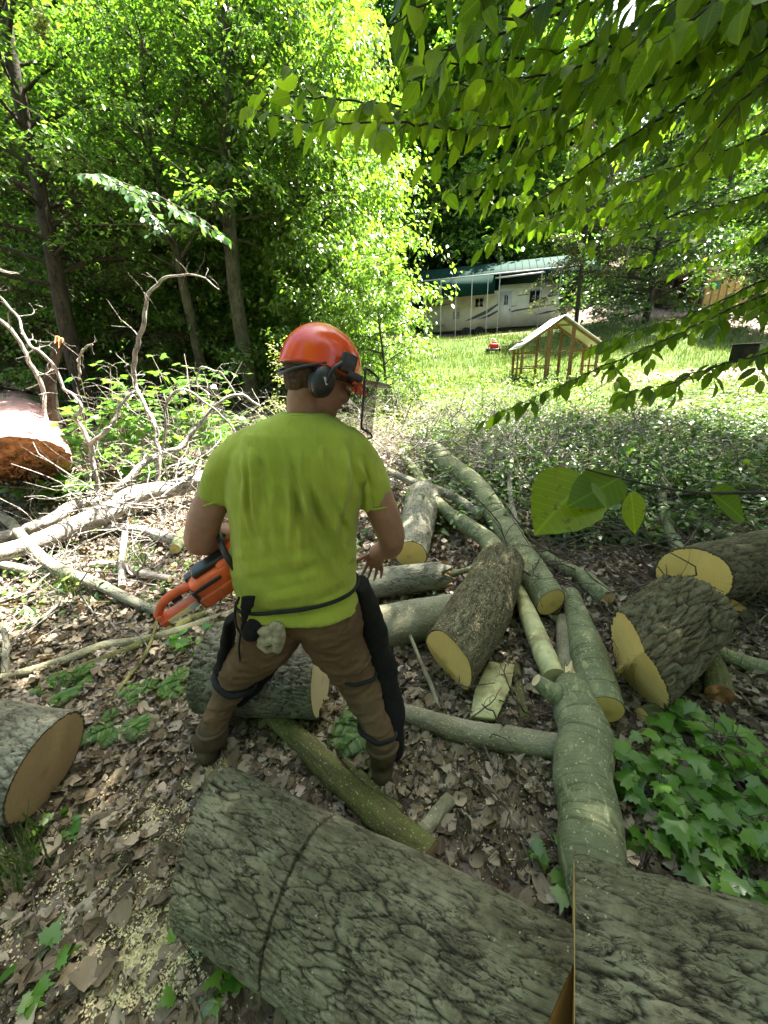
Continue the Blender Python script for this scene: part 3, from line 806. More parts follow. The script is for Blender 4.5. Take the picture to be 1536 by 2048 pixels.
# the beech at the right edge: trunk just out of the picture, long boughs sweep over the clearing
tr = thing('beech_tree', (4.6, 1.6, Hs(4.6, 1.6)), 'overhanging beech at the right edge, big shaded leaves hanging close to the camera', 'tree')
P, R = smooth_path([(4.6, 1.6, -.2), (4.55, 1.7, 2), (4.5, 1.8, 5), (4.3, 1.9, 9)], [.17, .14, .11, .05], 16)
V, F, A = tube(P, R, 14); mk('trunk', V, F, M_BARKG, tr, attrs=A)
E = (4.55, 1.7)
def bp(z, *pts): return [(E[0], E[1], z)] + [at(*q) for q in pts]
boughs = [
    bp(2.6, (1700, -60, 2.3), (1400, 60, 2.0), (1180, 130, 1.9), (980, 165, 1.85), (850, 175, 1.8)),
    bp(2.9, (1640, -160, 2.0), (1330, -60, 1.7), (1120, 0, 1.6), (960, 60, 1.6), (850, 120, 1.6)),
    bp(2.4, (1700, 60, 2.3), (1400, 190, 2.1), (1220, 300, 2.1), (1080, 400, 2.1), (980, 470, 2.1)),
    bp(2.5, (1620, 0, 2.4), (1300, 110, 2.2), (1110, 215, 2.1), (960, 260, 2.0), (800, 245, 1.9), (690, 245, 1.8), (600, 240, 1.8)),
    bp(2.2, (1700, 200, 2.9), (1450, 300, 2.8), (1300, 350, 2.8), (1180, 400, 2.8), (1060, 455, 2.8)),
    bp(2.1, (1700, 330, 3.4), (1480, 400, 3.3), (1340, 440, 3.2), (1240, 470, 3.2), (1150, 490, 3.2)),
    bp(1.9, (1750, 520, 2.7), (1480, 610, 2.6), (1330, 680, 2.5), (1190, 740, 2.4), (1080, 790, 2.4), (990, 830, 2.3)),
    bp(2.0, (1750, 470, 3.0), (1530, 560, 2.9), (1400, 620, 2.9), (1280, 660, 2.8), (1190, 690, 2.8)),
    bp(1.8, (1750, 640, 2.4), (1560, 700, 2.3), (1440, 730, 2.3), (1330, 770, 2.2), (1230, 790, 2.2)),
    bp(3.0, (1700, -120, 2.9), (1500, 20, 2.8), (1380, 130, 2.7), (1260, 260, 2.7), (1200, 350, 2.7)),
    bp(2.8, (1620, 60, 3.6), (1480, 200, 3.4), (1390, 330, 3.3), (1300, 430, 3.3)),
    bp(3.3, (1560, -200, 2.0), (1250, -130, 1.8), (1000, -60, 1.7), (840, 10, 1.7), (780, 50, 1.7)),
    bp(3.1, (1650, -150, 1.6), (1500, -60, 1.45), (1380, 40, 1.4), (1270, 120, 1.4)),
    bp(2.7, (1700, 60, 1.9), (1560, 140, 1.8), (1450, 240, 1.75), (1380, 330, 1.75)),
    bp(2.6, (1700, 160, 3.9), (1420, 330, 3.8), (1280, 400, 3.7), (1130, 430, 3.7), (1000, 440, 3.6)),
    bp(2.3, (1750, 300, 4.4), (1540, 380, 4.2), (1420, 440, 4.1), (1330, 500, 4.0), (1250, 520, 4.0)),
    bp(3.6, (1700, -40, 6.2), (1450, 80, 6.3), (1280, 170, 6.4), (1120, 230, 6.4), (1000, 260, 6.4)),
    bp(3.6, (1700, 60, 6.8), (1500, 160, 6.9), (1350, 240, 7.0), (1220, 310, 7.0), (1130, 330, 7.0)),
    bp(3.2, (1700, 200, 6.5), (1540, 270, 6.5), (1420, 330, 6.6), (1320, 360, 6.7), (1250, 380, 6.7)),
    bp(3.0, (1720, 380, 5.6), (1560, 440, 5.6), (1450, 500, 5.7), (1370, 530, 5.7)),
    bp(3.8, (1650, -200, 6.0), (1400, -40, 6.0), (1240, 60, 6.1), (1080, 150, 6.2), (960, 200, 6.2)),
]
extra_b = []
gb = np.random.default_rng(17)
for qi, q in enumerate(boughs[:16]):
    for k in range(0 if qi in (4, 5, 6, 7, 8, 15) else 2):
        sh = gb.normal(0, .10, 3) + (gb.uniform(-.1, .2), gb.uniform(.1, .6), gb.uniform(.08, .35))
        extra_b.append([q[0]] + [np.array(v) + sh * (.4 + .6 * i_ / len(q)) for i_, v in enumerate(q[1:])])
bough_parts(tr, boughs[16:], 141, M_LF_NEAR, leaf=(.09, .14), step=.07, twigL=(.3, .9), hang=.9, twig_every=2)
bough_parts(tr, boughs[:16] + extra_b[:24], 140, M_LF_NEAR, leaf=(.066, .108), step=.042, twigL=(.14, .42), hang=.95)
# a low twig of the same kind right in front of the camera
tw = thing('beech_twig', at(1536, 985, 1.0), 'dark twig with three large yellow green leaves close to the camera', 'twig')
g = np.random.default_rng(5)
tp = [at(1800, 1000, 1.0), at(1536, 985, .98), at(1400, 985, .96), at(1300, 970, .94), at(1170, 938, .92)]
p, r = smooth_path(tp, [.0065, .005, .004, .003, .002], 24); V, F, A = tube(p, r, 6); mk('stem', V, F, M_STEM, tw, attrs=A)
M_LF_HOLE = leaf_mat('chewed yellow green leaf', (.17, .24, .016), (.22, .30, .02), tr=(1.5, 1.6, .5), trans=.7, veins=True, gloss=.04, spots=.9)
T_BIG = leaf_tpl(14, .72, .10, .06, .05, .42)
def big_leaf(c0, c1, face, wide, mat=M_LF_HOLE):
    c0, c1 = np.array(c0), np.array(c1); L = np.linalg.norm(c1 - c0)
    t = (T_BIG[0] * (wide, 1, 1), T_BIG[1], T_BIG[2])
    V, F, A = leaves(c0[None], (c1 - c0)[None], np.array([face], float), L, t, g); return mk('leaf', V, F, mat, tw, attrs=A)
big_leaf(at(1172, 955, .92), at(1072, 1066, .84), (-.2, -.75, .6), 1.15)
big_leaf(at(1240, 955, .93), at(1135, 1012, .84), (.1, -.6, .8), .85, M_LF_NEAR)
big_leaf(at(1262, 985, .94), at(1272, 1070, .92), (.2, -.9, .3), .95)
big_leaf(at(1420, 985, .96), at(1500, 1040, .96), (.0, -.6, .6), .8, M_LF_NEAR)

# ------------------------------------------------------------------ the wood behind and beside: copies of a few grown trees
protos = []
def proto(kind, g, h, **kw):
    r = thing('forest_tree' if kind != 'pine' else 'pine_tree', (0, 0, 0), '', 'tree')
    tk = [(0, 0, -.4), (g.normal(0, .1), g.normal(0, .1), h * .33), (g.normal(0, .2), g.normal(0, .2), h * .66), (g.normal(0, .3), g.normal(0, .3), h)]
    Tt, lf = build_tree(np.array(tk), [h * .013, h * .010, h * .007, .02], g=g, nseg=9, **kw)
    V, F, A = join(Tt); mk('trunk', V, F, M_BARKD if kind != 'maple' else M_BARKG, r, attrs=A)
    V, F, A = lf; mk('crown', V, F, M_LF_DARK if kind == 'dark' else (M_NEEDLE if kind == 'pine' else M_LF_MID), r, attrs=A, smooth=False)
    return r
pr = [proto('maple', np.random.default_rng(201), 15, limbs=64, lmin=.14, Lmax=5.0, Ltop=2.4, sub=11, per=26, leaf=(.22, .36), spread=.22, subtubes=False),
      proto('dark', np.random.default_rng(202), 16, limbs=64, lmin=.06, Lmax=4.8, Ltop=2.2, sub=11, per=26, leaf=(.22, .36), spread=.22, subtubes=False),
      proto('pine', np.random.default_rng(203), 17, limbs=64, lmin=.12, Lmax=4.0, Ltop=.6, sub=12, per=40, leaf=(.18, .32), spread=.14, up=0, droop=.06, tpl=(T_DIAM[0] * (.5, 1, 1), T_DIAM[1], T_DIAM[2]), subtubes=False),
      proto('dark', np.random.default_rng(204), 8, limbs=40, lmin=.08, Lmax=3.0, Ltop=1.2, sub=12, per=34, leaf=(.16, .26), spread=.2, subtubes=False)]
def put(src, first, x, y, s, rz, label, group=None):
    if first: r = src
    else:
        r = src.copy(); COL.objects.link(r)
        for ch in src.children:
            c = ch.copy(); COL.objects.link(c); c.parent = r
    r.location = (x, y, Hs(x, y)); r.rotation_euler = (0, 0, rz); r.scale = (s, s, s)
    r['label'] = label
    if group: r['group'] = group
    elif 'group' in r: del r['group']
    return r
used = [False] * 4
g = np.random.default_rng(77)
back = []
for yy, n_, span in ((19, 6, (-20, -5)), (24, 6, (-22, -4)), (31, 13, (-28, 29)), (36, 14, (-34, 34)), (42, 14, (-38, 40)), (50, 14, (-46, 48)), (60, 13, (-56, 58)), (74, 12, (-70, 70))):
    for k in range(n_):
        x = span[0] + (span[1] - span[0]) * (k + .5) / n_ + g.normal(0, 1.2); y = yy + g.normal(0, 1.6)
        if -4 < x < 21 and y < 38: y = 38.5 + g.uniform(0, 3)
        if y < 28 and x > -3.5: continue
        back.append((x, y, g.uniform(.8, 1.25), g.uniform(0, 6.28), int(g.choice([0, 1, 1, 2, 3, 3]))))
GL = {0: ('grey barked leafy tree standing in the wood behind the clearing', 'leafy trees of the wood behind the clearing'),
      1: ('dark leafy tree standing deep in the shaded wood', 'dark trees of the shaded wood'),
      2: ('brown needled conifer among the leafy trees of the wood', 'conifers of the wood'),
      3: ('short bushy dark tree under the tall trees of the wood', 'understorey trees of the wood')}
for (x, y, s, rz, kd) in back:
    put(pr[kd], not used[kd], x, y, s, rz, *GL[kd]); used[kd] = True
# trees one can tell apart round the clearing
for (px, py, Y, s, kd, lab) in ((1293, 632, 23.5, .95, 1, 'tree with a clear grey trunk between the trailer and the yellow shed'),
                            (1530, 640, 18, .8, 3, 'dark bushy tree at the right edge near the yellow shed')):
    q = at(px, py, Y); put(pr[kd], False, q[0], q[1], s, 1.3 * kd, lab)
for (x_, y_, s_) in ((3.2, 38, 1.55), (7.3, 39.5, 1.55), (-3.5, 27.5, 1.2), (-3.5, 32, 1.3), (11.5, 39, 1.5)): put(pr[0], False, x_, y_, s_, x_, *GL[0])
q = at(1380, 400, 21.0)
plant_tree('hemlock_tree', 'pale tipped hemlock hanging beside the clear grey trunk at right', free_trunk(10.2, 21.5, 9), [.12, .09, .05, .02], M_BARKD, M_NEEDLE, 113, limbs=34, lmin=.28, Lmax=2.6, Ltop=.6, sub=10, per=36, leaf=(.08, .14), up=.0, droop=.06, spread=.06)

# neighbours of the wood standing just out of the picture, right of it and behind the camera: added unseen to block sky light and deepen the shade
for (x_, y_, s_, k_) in ((10.8, -1.0, .9, 1), (12.5, 3.2, .85, 1), (15.5, 8.0, .85, 0), (5.5, -6.5, 1.0, 1), (-2.5, -7.5, 1.0, 0), (-9.5, -3.5, 1.0, 1), (1.5, -10, 1.1, 1), (-14.5, 3.0, .9, 0)):
    put(pr[k_], False, x_, y_, s_, x_ * 1.7, *GL[k_])
# low foliage closing the view under the crowns
gl_ = np.random.default_rng(900)
def low_tree(lab, x, y, h, mat, seed, **kw):
    plant_tree('young_beech', lab, free_trunk(x, y, h, g=gl_), [.035, .028, .018, .008], M_BARKG, mat, seed, limbs=26, lmin=.06, Lmax=1.5, Ltop=.7, sub=9, per=26, leaf=(.07, .11), hang=.6, droop=.09, spread=.07)
low_tree('young beech hanging bright leaves low over the brush right of the helmet', .15, 9.0, 2.9, M_LF_BRIGHT, 901)
low_tree('young beech behind the helmet, left of the clearing', -1.4, 9.3, 2.4, M_LF_BRIGHT, 902)
low_tree('young beech in the shade between the two slim trunks on the left', -4.6, 10.2, 3.0, M_LF_MID, 903)
low_tree('young beech in the shade at the foot of the dark leaning trunk', -7.4, 9.8, 3.2, M_LF_MID, 904)
low_tree('young beech in the shade left of the thick straight trunk', -3.0, 10.6, 3.0, M_LF_MID, 905)

# tall maples just outside the picture whose crowns roof the near ground (they cast the shade)
def shade_tree(label, x, y, cx, cy_, z, rad, n, seed, flat=.35, leaf=(.13, .20)):
    g = np.random.default_rng(seed); r = thing('maple_tree', (x, y, Hs(x, y)), label, 'tree')
    P, R = smooth_path([(x, y, -.3), (x + .1, y, z * .4), (x * .75 + cx * .25, y * .75 + cy_ * .25, z * .8), (cx, cy_, z + 1.5)], [.26, .22, .17, .06], 18); T_ = [tube(P, R, 14)]
    LP, LD = [], []
    for k in range(46):
        a = k * 2.4; q = rad * math.sqrt((k + .5) / 46); e = np.array([cx + q * math.cos(a), cy_ + q * math.sin(a), z + g.normal(0, rad * flat)])
        c = P[g.integers(10, 17)]; p, rr = smooth_path([c, (c + e) / 2 + (0, 0, .4), e], [.05, .03, .01], 8); T_.append(tube(p, rr, 5))
        m_ = int(n / 46); LP.append(e + g.normal(0, 1, (m_, 3)) * (rad * .17, rad * .17, .45)); LD.append(g.normal(0, 1, (m_, 3)) * (1, 1, .4))
    V, F, A = join(T_); mk('trunk', V, F, M_BARKD, r, attrs=A)
    LP = np.concatenate(LP); LD = np.concatenate(LD)
    V, F, A = leaves(LP, LD, g.normal(0, .35, LP.shape) + (0, 0, 1), g.uniform(*leaf, len(LP)), T_DIAM, g); mk('crown', V, F, M_LF_MID, r, attrs=A, smooth=False)
shade_tree('tall maple right of the camera roofing the near logs with shade', 8.5, 1.2, 5.0, 4.3, 10.5, 3.2, 9600, 301)
shade_tree('tall maple nearest the camera shading the worker and the left log', 6.5, -2.5, 3.0, 2.2, 10.0, 2.6, 11000, 302)
shade_tree('tall maple far right of the picture shading the ferns', 14.5, 6.0, 8.6, 8.2, 12.5, 2.8, 7000, 303)
shade_tree('tall beech right of the picture shading the right side logs', 11.5, 2.5, 8.2, 4.6, 11.5, 2.8, 6200, 304)
# ------------------------------------------------------------------ logs and limbs
def furrow(sc, depth, stretch=.4, fine=.25, warp=.28, kerfs=()):
    def f(bc):
        p = bc * np.array([sc, sc, sc * stretch])
        w = np.stack([fbm(p * .45 + 3, 2), fbm(p * .45 + 31, 2), fbm(p * .45 + 57, 2)], 1)
        q_ = p + w * warp * 2
        a, b_, idc = worley(q_ * np.array([1.35, 1.35, 1.0])); e3 = np.clip((b_ - a) / .20, 0, 1); e3 = e3 * (2 - e3)
        n1 = np.abs(fbm(q_ * np.array([1.5, 1.5, .45]) + 4, 2)); e = np.clip(n1 / .07, 0, 1)
        n2 = np.abs(fbm(q_ * np.array([3.2, 3.2, 1.6]) + 7, 2)); e2 = np.clip(n2 / .10, 0, 1)
        d = depth * (.80 * (e3 - 1) + .35 * (e - 1) + .16 * (e2 - 1) + .25 * (idc - .5) + fine * fbm(bc * np.array([sc * 3, sc * 3, sc * .7]), 3) + .7 * fbm(bc * 4.5, 2))
        cr = np.clip((1 - e3) * .95 + (1 - e) * .5 + (1 - e2) * .22, 0, 1)
        for (s0, wd, dp, tilt) in kerfs:
            q = np.abs(bc[:, 2] - s0 - tilt * bc[:, 1] + .004 * fbm(bc * 40, 2)); k = np.clip(1 - q / wd, 0, 1) ** .5
            d = d - dp * k; cr = np.maximum(cr, (q < wd * 1.1) * .78)
        return d, cr
    return f
def furrow_mat(name, dark, mid, light, lich, crack, lamt=.8, bump=.6, specks=.7, green=None):
    m, nt, out = newmat(name); b = NB(nt)
    v = b.attr('bc'); vs = b.warp(b.vec(v, (1, 1, .45)), 20, .02); cr = b.attr('crev', 'Fac')
    c = b.ramp(b.noise(vs, 26, 6, .68), [(.28, dark), (.5, mid), (.74, light)])
    c = b.mix(b.math('MULTIPLY', b.ramp(b.noise(v, 9, 6, .7), [(.46, 0.), (.60, 1.)]), lamt), c, lich)
    if green: c = b.mix(b.math('MULTIPLY', b.ramp(b.noise(v, 2.2, 3, .6), [(.4, 0.), (.65, 1.)]), .6), c, green)
    c = b.mix(b.ramp(cr, [(.30, 0.), (.95, .80)]), c, crack)
    fk = b.ramp(b.math('ABSOLUTE', b.math('SUBTRACT', b.noise(b.vec(vs, (1, 1, .7)), 60, 4, .65, .6), .5)), [(0., 1.), (.03, 0.)])
    fk = b.math('MULTIPLY', fk, b.ramp(b.noise(v, 14, 2), [(.42, 0.), (.55, 1.)]))
    c = b.mix(b.math('MULTIPLY', fk, .6), c, crack)
    ck = b.ramp(b.noise(v, 75, 2, .5), [(.70, 0.), (.73, 1.)]); big = b.ramp(b.noise(v, 6, 3), [(.52, 0.), (.62, 1.)])
    c = b.mix(b.math('MULTIPLY', b.math('MULTIPLY', ck, big), specks), c, (.60, .56, .34))
    h = b.math('ADD', b.math('MULTIPLY', b.noise(vs, 130, 5, .7), 1.0), b.math('MULTIPLY', fk, -.5))
    b.bsdf(out, c, .88, .2, b.bump(h, bump * 1.4, .009)); return m
M_OAK = furrow_mat('grey furrowed oak bark', (0.078, 0.068, 0.039), (0.150, 0.137, 0.081), (0.260, 0.234, 0.143), (0.305, 0.293, 0.182), (.016, .011, .007), green=(.11, .125, .06))
M_OAKR = furrow_mat('deeply ridged brown bark', (0.072, 0.058, 0.029), (0.130, 0.111, 0.055), (0.215, 0.189, 0.111), (.19, .19, .12), (.022, .015, .008), lamt=.4, specks=.4)
M_OAKL = furrow_mat('pale grey furrowed bark', (.095, .09, .058), (.16, .155, .105), (.235, .225, .155), (.28, .275, .195), (.035, .028, .018), specks=.3)
M_ASH = bark_mat('greenish grey smooth log bark', (0.104, 0.095, 0.055), (0.215, 0.202, 0.124), (0.338, 0.325, 0.215), 16, .5, .7, lichen=(.25, .255, .165), chips=.8, fissure=False)
M_ASHW = bark_mat('pale grey log bark', (.13, .12, .08), (.24, .23, .165), (.36, .345, .26), 20, .4, .7, lichen=(.29, .29, .21), chips=.4)
M_SPECK = bark_mat('sawdust flecked brown bark', (0.078, 0.068, 0.034), (0.156, 0.137, 0.072), (0.260, 0.227, 0.130), 42, .4, .9, chips=.95)
M_BEECH = beech_mat('smooth green grey limb bark', (0.156, 0.176, 0.085), (0.273, 0.293, 0.156), (.075, .075, .035))
M_MOSS = bark_mat('mossy olive bark', (.045, .045, .015), (.10, .10, .035), (.18, .17, .075), 20, .18, .8, lichen=(.15, .16, .04), chips=.5, fissure=False)
M_WOODY = wood_mat('fresh yellow cut wood', (.92, .66, .23), (.74, .49, .14), (.42, .25, .07), 60)
M_WOODP = wood_mat('pale cut wood', (.70, .62, .36), (.58, .48, .24), (.42, .32, .14), 60)
M_WOODB = wood_mat('tan brown cut wood', (.46, .33, .16), (.38, .26, .115), (.24, .15, .065), 34)
M_PEEL = plain('peeled yellow green wood', (.50, .50, .24), .55, .35, .22, 14, .4, dirt=((.22, .17, .07), 9))
M_ROT = plain('splintered orange wood', (.36, .17, .07), .8, .2, .5, 25, .9, dirt=((.12, .06, .03), 14))

def rest(px, py, rpx, lift=1.0, r_m=None):
    r = .1
    for _ in range(8):
        p = ground(px, py, r * lift); r = rpx * zc(p) / FPX
        if r_m: r = r_m
    return p, r
def log(name, label, cat, P, R, bark, wood=None, seg=24, n=None, disp=None, n0=None, n1=None, caps=(1, 1), f0=None, f1=None, group=None, rough=.0, extra=None, irr=.06):
    P = np.array(P, float); R = np.array(R, float); L = np.linalg.norm(np.diff(P, axis=0), axis=1).sum()
    n = n or max(6, int(L / .05)); p, r = smooth_path(P, R, n)
    off = float(abs(hash(label)) % 97) if False else float(sum(map(ord, label)) % 97)
    if irr: r = r * (1 + irr * np.array([mnoise.noise(Vector((k * L / n * 4, off, 0))) for k in range(n)]))
    root = thing(name, p[len(p) // 2], label, cat, group)
    def dd(bc):
        e = irr * .8 * np.repeat(r, seg) * fbm(bc * (2.2 / max(R.max(), .03) * .5) + off, 2) if irr else 0
        if disp:
            d, c = disp(bc + [0, 0, off]) if not getattr(disp, 'raw', 0) else disp(bc)
            return d + e, c
        return e + np.zeros(len(bc)), np.zeros(len(bc))
    V, F, A = tube(p, r, seg, disp=dd, n0=n0, n1=n1)
    T = frames(p)[0]
    capsv = []
    for w, k, f in ((0, caps[0], f0), (-1, caps[1], f1)):
        if not k: continue
        cv, cf, ca = endcap(V, seg, w, 14 if f else 6, rough=rough)
        if f: cv = cv + (T[w] * (1 if w == -1 else -1)) * f(ca['bc'] / max(r[w], 1e-6))[:, None]
        capsv.append((cv, cf, ca))
    s = np.concatenate([[0], np.cumsum(np.linalg.norm(np.diff(p, axis=0), axis=1))]); sr = np.repeat(s, seg)
    for w, f in ((0, f0), (-1, f1)):
        if f:
            rr = r[w]; u = A['bc'] / np.repeat(r, seg)[:, None]; dist = sr if w == 0 else s[-1] - sr
            V = V + (T[w] * (1 if w == -1 else -1)) * (f(u) * np.clip(1 - dist / (rr * 1.6), 0, 1))[:, None]
    ob = mk('bark', V, F, bark, root, attrs=A)
    for c in capsv:
        o = mk('cut_face', c[0], c[1], wood or M_WOODY, root, attrs=c[2])
    return root

# 1 the big log lying across the foreground, with a chainsaw kerf around it
p0, r0 = rest(418, 1682, 121); p1, r1 = rest(1112, 2082, 250, r_m=.200); print('fg', p0, r0, p1, r1)
ax = unit(p1 - p0)
Lg = np.linalg.norm(p1 - p0)
dsp = furrow(37, .0105, .27, kerfs=[(Lg * .36, .005, .008, -.10)]); dsp.raw = 1
log('oak_log', 'thick furrowed grey log across the foreground with a saw kerf cut round it', 'log', [p0, p1], [r0, r1], M_OAK, M_WOODB, seg=420, n=380, disp=dsp, n0=ax + (-.25, .35, .0), n1=unit((.66, -.75, .05)), irr=.02)
# 2 its butt piece at the lower right corner
q0, rr0 = rest(1146, 1995, 100, r_m=.258); q1 = q0 + np.array([1.15, -.34, -.01]); print('q0', q0)
log('oak_log', 'furrowed grey log filling the lower right corner, its pale cut edge facing the gap', 'log', [q0, q1], [rr0, .245], M_OAK, M_WOODY, seg=420, n=380, disp=furrow(35, .0125, .26), n0=unit(unit(np.cross(ray(1143, 1720), ray(1140, 2048))) * (1 if np.cross(ray(1143, 1720), ray(1140, 2048))[0] < 0 else -1) - .009 * unit(q0 - cam_pos)), irr=.02, caps=(1, 1))
# 3 left log with the big oval face
a0, ra = rest(97, 1530, 98); a1, rb = rest(-170, 1400, 118); print('left', a0, ra, a1, rb)
fn = unit(np.array([.93, -.02, -.30]))
log('pale_barked_log', 'pale barked log at the left edge showing a wide tan sawn face', 'log', [a0, a0 + unit(np.array([-1., .22, 0.])) * 1.2], [ra, ra * .98], M_OAKL, M_WOODB, seg=260, n=160, disp=furrow(30, .010, .5), n0=fn, irr=.02)
# 4 log behind the worker's legs
b0, rb0 = rest(425, 1332, 88); b1, rb1 = rest(642, 1362, 68); print('behind', b0, rb0, b1, rb1)
log('oak_log', 'furrowed log lying on the litter between and behind the worker\'s legs', 'log', [b0, b1], [rb0, rb1], M_OAKL, M_WOODP, seg=220, n=150, disp=furrow(34, .010, .45), n1=unit((1, -.12, .04)), irr=.03)
# 5 mossy pole running under the worker towards the big log
c = [rest(540, 1425, 18), rest(610, 1490, 22), rest(700, 1580, 27), rest(800, 1665, 31), rest(860, 1715, 33)]
log('mossy_pole', 'long mossy fallen pole running from the worker\'s feet to the big foreground log', 'pole', [x[0] for x in c], [x[1] for x in c], M_MOSS, M_WOODB, seg=28, n=70, disp=furrow(45, .006, .12), irr=.12)
c = [rest(690, 1520, 8), rest(740, 1570, 11), rest(800, 1625, 12)]
log('mossy_branch', 'thin mossy branch beside the worker\'s right boot', 'branch', [x[0] for x in c], [x[1] for x in c], M_MOSS, M_WOODB, seg=12, irr=.1)
# 6 short stick with a pale broken end
c0, r_ = rest(900, 1598, 14); c1, r2 = rest(822, 1692, 16)
log('broken_stick', 'short grey stick with a pale splintered end above the big log', 'stick', [c0, c1], [r_, r2], M_ASH, M_WOODP, seg=18, f1=lambda u: .014 * np.sin(u[:, 0] * 9) + .012 * u[:, 1], irr=.06)
# 7 branch lying left to right in the middle
c = [rest(770, 1410, 15), rest(850, 1440, 20), rest(940, 1466, 23), rest(1030, 1480, 24), rest(1130, 1496, 24)]
log('fallen_branch', 'grey brown branch running from the right boot to the big forked trunk', 'branch', [x[0] for x in c], [x[1] for x in c], M_ASH, M_WOODP, seg=24, n=50, disp=furrow(40, .003, .4), irr=.12)
# 8 the stout centre log with a notched felling cut
c0, rc0 = rest(893, 1325, 62, 1.05); c1, rc1 = rest(962, 1215, 60, 1.2); c2, rc2 = rest(1003, 1122, 44, 1.8)
print('centre', c0, rc0, c1, rc1, c2, rc2)
log('notched_log', 'stout brown log flecked with sawdust, its notched yellow butt pointing at the camera', 'log', [c0, c1, c2], [rc0, rc1, rc2], M_SPECK, M_WOODY, seg=140, n=110, disp=furrow(60, .0028, .6), n0=unit((-.80, -.45, -.30)), f0=lambda u: -.07 * np.clip(u[:, 0] * .9 + u[:, 1] * .3 + .2, 0, 1.0), irr=.04)
# 9 log standing away behind it
c0, r_ = rest(822, 1110, 33); c1, r2 = rest(846, 995, 32)
log('grey_log', 'grey log pointing away up the slope, pale sawn end right of the worker\'s elbow', 'log', [c0, c1], [r_, r2 * 1.1], M_ASHW, M_WOODY, seg=60, n=60, disp=furrow(24, .005, .4), irr=.05)
# 10 pale log crosswise
c0, r_ = rest(700, 1172, 30, 1.4); c1, r2 = rest(886, 1150, 29, 1.4)
log('pale_log', 'pale grey log lying crosswise at the worker\'s right hip with a broken dark end', 'log', [c0, c1], [r_, r2], M_ASHW, M_WOODB, seg=60, n=60, disp=furrow(26, .005, .5), f1=lambda u: .06 * np.sin(u[:, 0] * 5 + 1) * np.cos(u[:, 1] * 7), irr=.06)
c0, r_ = rest(715, 1262, 44); c1, r2 = rest(905, 1228, 40)
log('green_log', 'smooth grey green log under the notched log, half hidden by the worker\'s leg', 'log', [c0, c1], [r_, r2], M_ASH, M_WOODY, seg=60, n=60, irr=.05)
c0, r_ = rest(888, 1212, 17, 3.5)
log('limb_stub', 'short yellow ended stub sticking up between the crosswise logs', 'stub', [c0, c0 + (.02, .10, -.05), c0 + (.03, .22, -.12)], [r_, r_ * 1.05, r_ * 1.1], M_ASH, M_WOODP, seg=20, n0=unit((.1, -.8, .6)), irr=.08)
# 11 long slender trunk coming down the slope
pts = [(868, 902, 19), (905, 935, 20), (945, 965, 20), (985, 1020, 22), (1015, 1068, 25), (1045, 1115, 28), (1075, 1160, 30), (1102, 1205, 31)]
c = [rest(x, y, r, 1.5) for x, y, r in pts]
log('long_trunk', 'long slender trunk running down the slope to a square yellow cut end', 'log', [x[0] for x in c], [x[1] for x in c], M_BEECH, M_WOODY, seg=40, n=120, n1=unit((.25, -.9, -.1)), irr=.05)
pts = [(800, 905, 7), (832, 945, 9), (862, 990, 11), (905, 1033, 14), (950, 1062, 17), (980, 1085, 19), (992, 1108, 20)]
c = [rest(x, y, r, 2.6) for x, y, r in pts]
log('bent_limb', 'bent limb left of the long trunk, torn yellow where it meets the notched log', 'branch', [x[0] for x in c], [x[1] for x in c], M_BEECH, M_WOODY, seg=24, n=60, f1=lambda u: .05 * np.sin(u[:, 0] * 6) * np.cos(u[:, 1] * 9), irr=.08)
# torn yellow wood on its end
def splinters(name, c, d, n, L, w, mat, parent, seed, spread=.03):
    g = np.random.default_rng(seed); parts = []
    for k in range(n):
        b_ = c + g.normal(0, spread, 3); dd = unit(d + g.normal(0, .25, 3)); l = L * g.uniform(.4, 1.1); ww = w * g.uniform(.5, 1.3)
        s = unit(np.cross(dd, g.normal(0, 1, 3))) * ww; t = unit(np.cross(dd, s)) * ww * .5
        V = np.array([b_ - s - t, b_ + s - t, b_ + s + t, b_ - s + t, b_ + dd * l]); F = np.array([[0, 1, 4], [1, 2, 4], [2, 3, 4], [3, 0, 4], [0, 2, 1], [0, 3, 2]])
        parts.append((V, F, {}))
    V, F, A = join(parts); return mk(name, V, F, mat, parent, smooth=False)
bl = bpy.data.objects['bent_limb']
splinters('torn_wood', c[-2][0] + (.01, -.02, .01), unit(c[-1][0] - c[-2][0]), 34, .11, .008, M_PEEL, bl, 3, .020)
# 12 peeled limb
pts = [(1036, 1180, 13), (1055, 1225, 17), (1075, 1275, 20), (1098, 1330, 22), (1108, 1352, 21)]
c = [rest(x, y, r, 2.2) for x, y, r in pts]
log('peeled_limb', 'peeled pale yellow limb leading down into the fork of the big trunk', 'branch', [x[0] for x in c], [x[1] for x in c], M_PEEL, M_WOODP, seg=24, n=40, irr=.06)
# 13 big forked trunk
pts = [(1160, 1350, 33), (1150, 1410, 44), (1172, 1475, 51), (1164, 1550, 54), (1180, 1640, 59), (1184, 1730, 62), (1205, 1830, 58)]
c = [rest(x, y, r, 1.0) for x, y, r in pts]
P13 = [x[0] for x in c]; print('fork', P13[0], c[0][1], P13[-1], c[-1][1])
fk = log('forked_trunk', 'big smooth green grey trunk pointing at the camera with a short sawn side fork', 'log', P13, [x[1] for x in c], M_BEECH, M_WOODP, seg=90, n=150, disp=furrow(26, .0022, .5), f0=lambda u: .10 * np.sin(u[:, 0] * 4 + 1) + .04 * np.sin(u[:, 1] * 14) - .05, irr=.025)
top = P13[1] + np.array([0, 0, c[1][1] * .55])
s0 = at(1072, 1360, P13[0][1] - .16); s1 = P13[1] + (-.02, 0, .02); s2 = P13[2]
pp, rr = smooth_path([s0, s0 * .5 + s1 * .5 + (-.015, 0, 0), s1, s2], [.030, .042, .075, .10], 26)
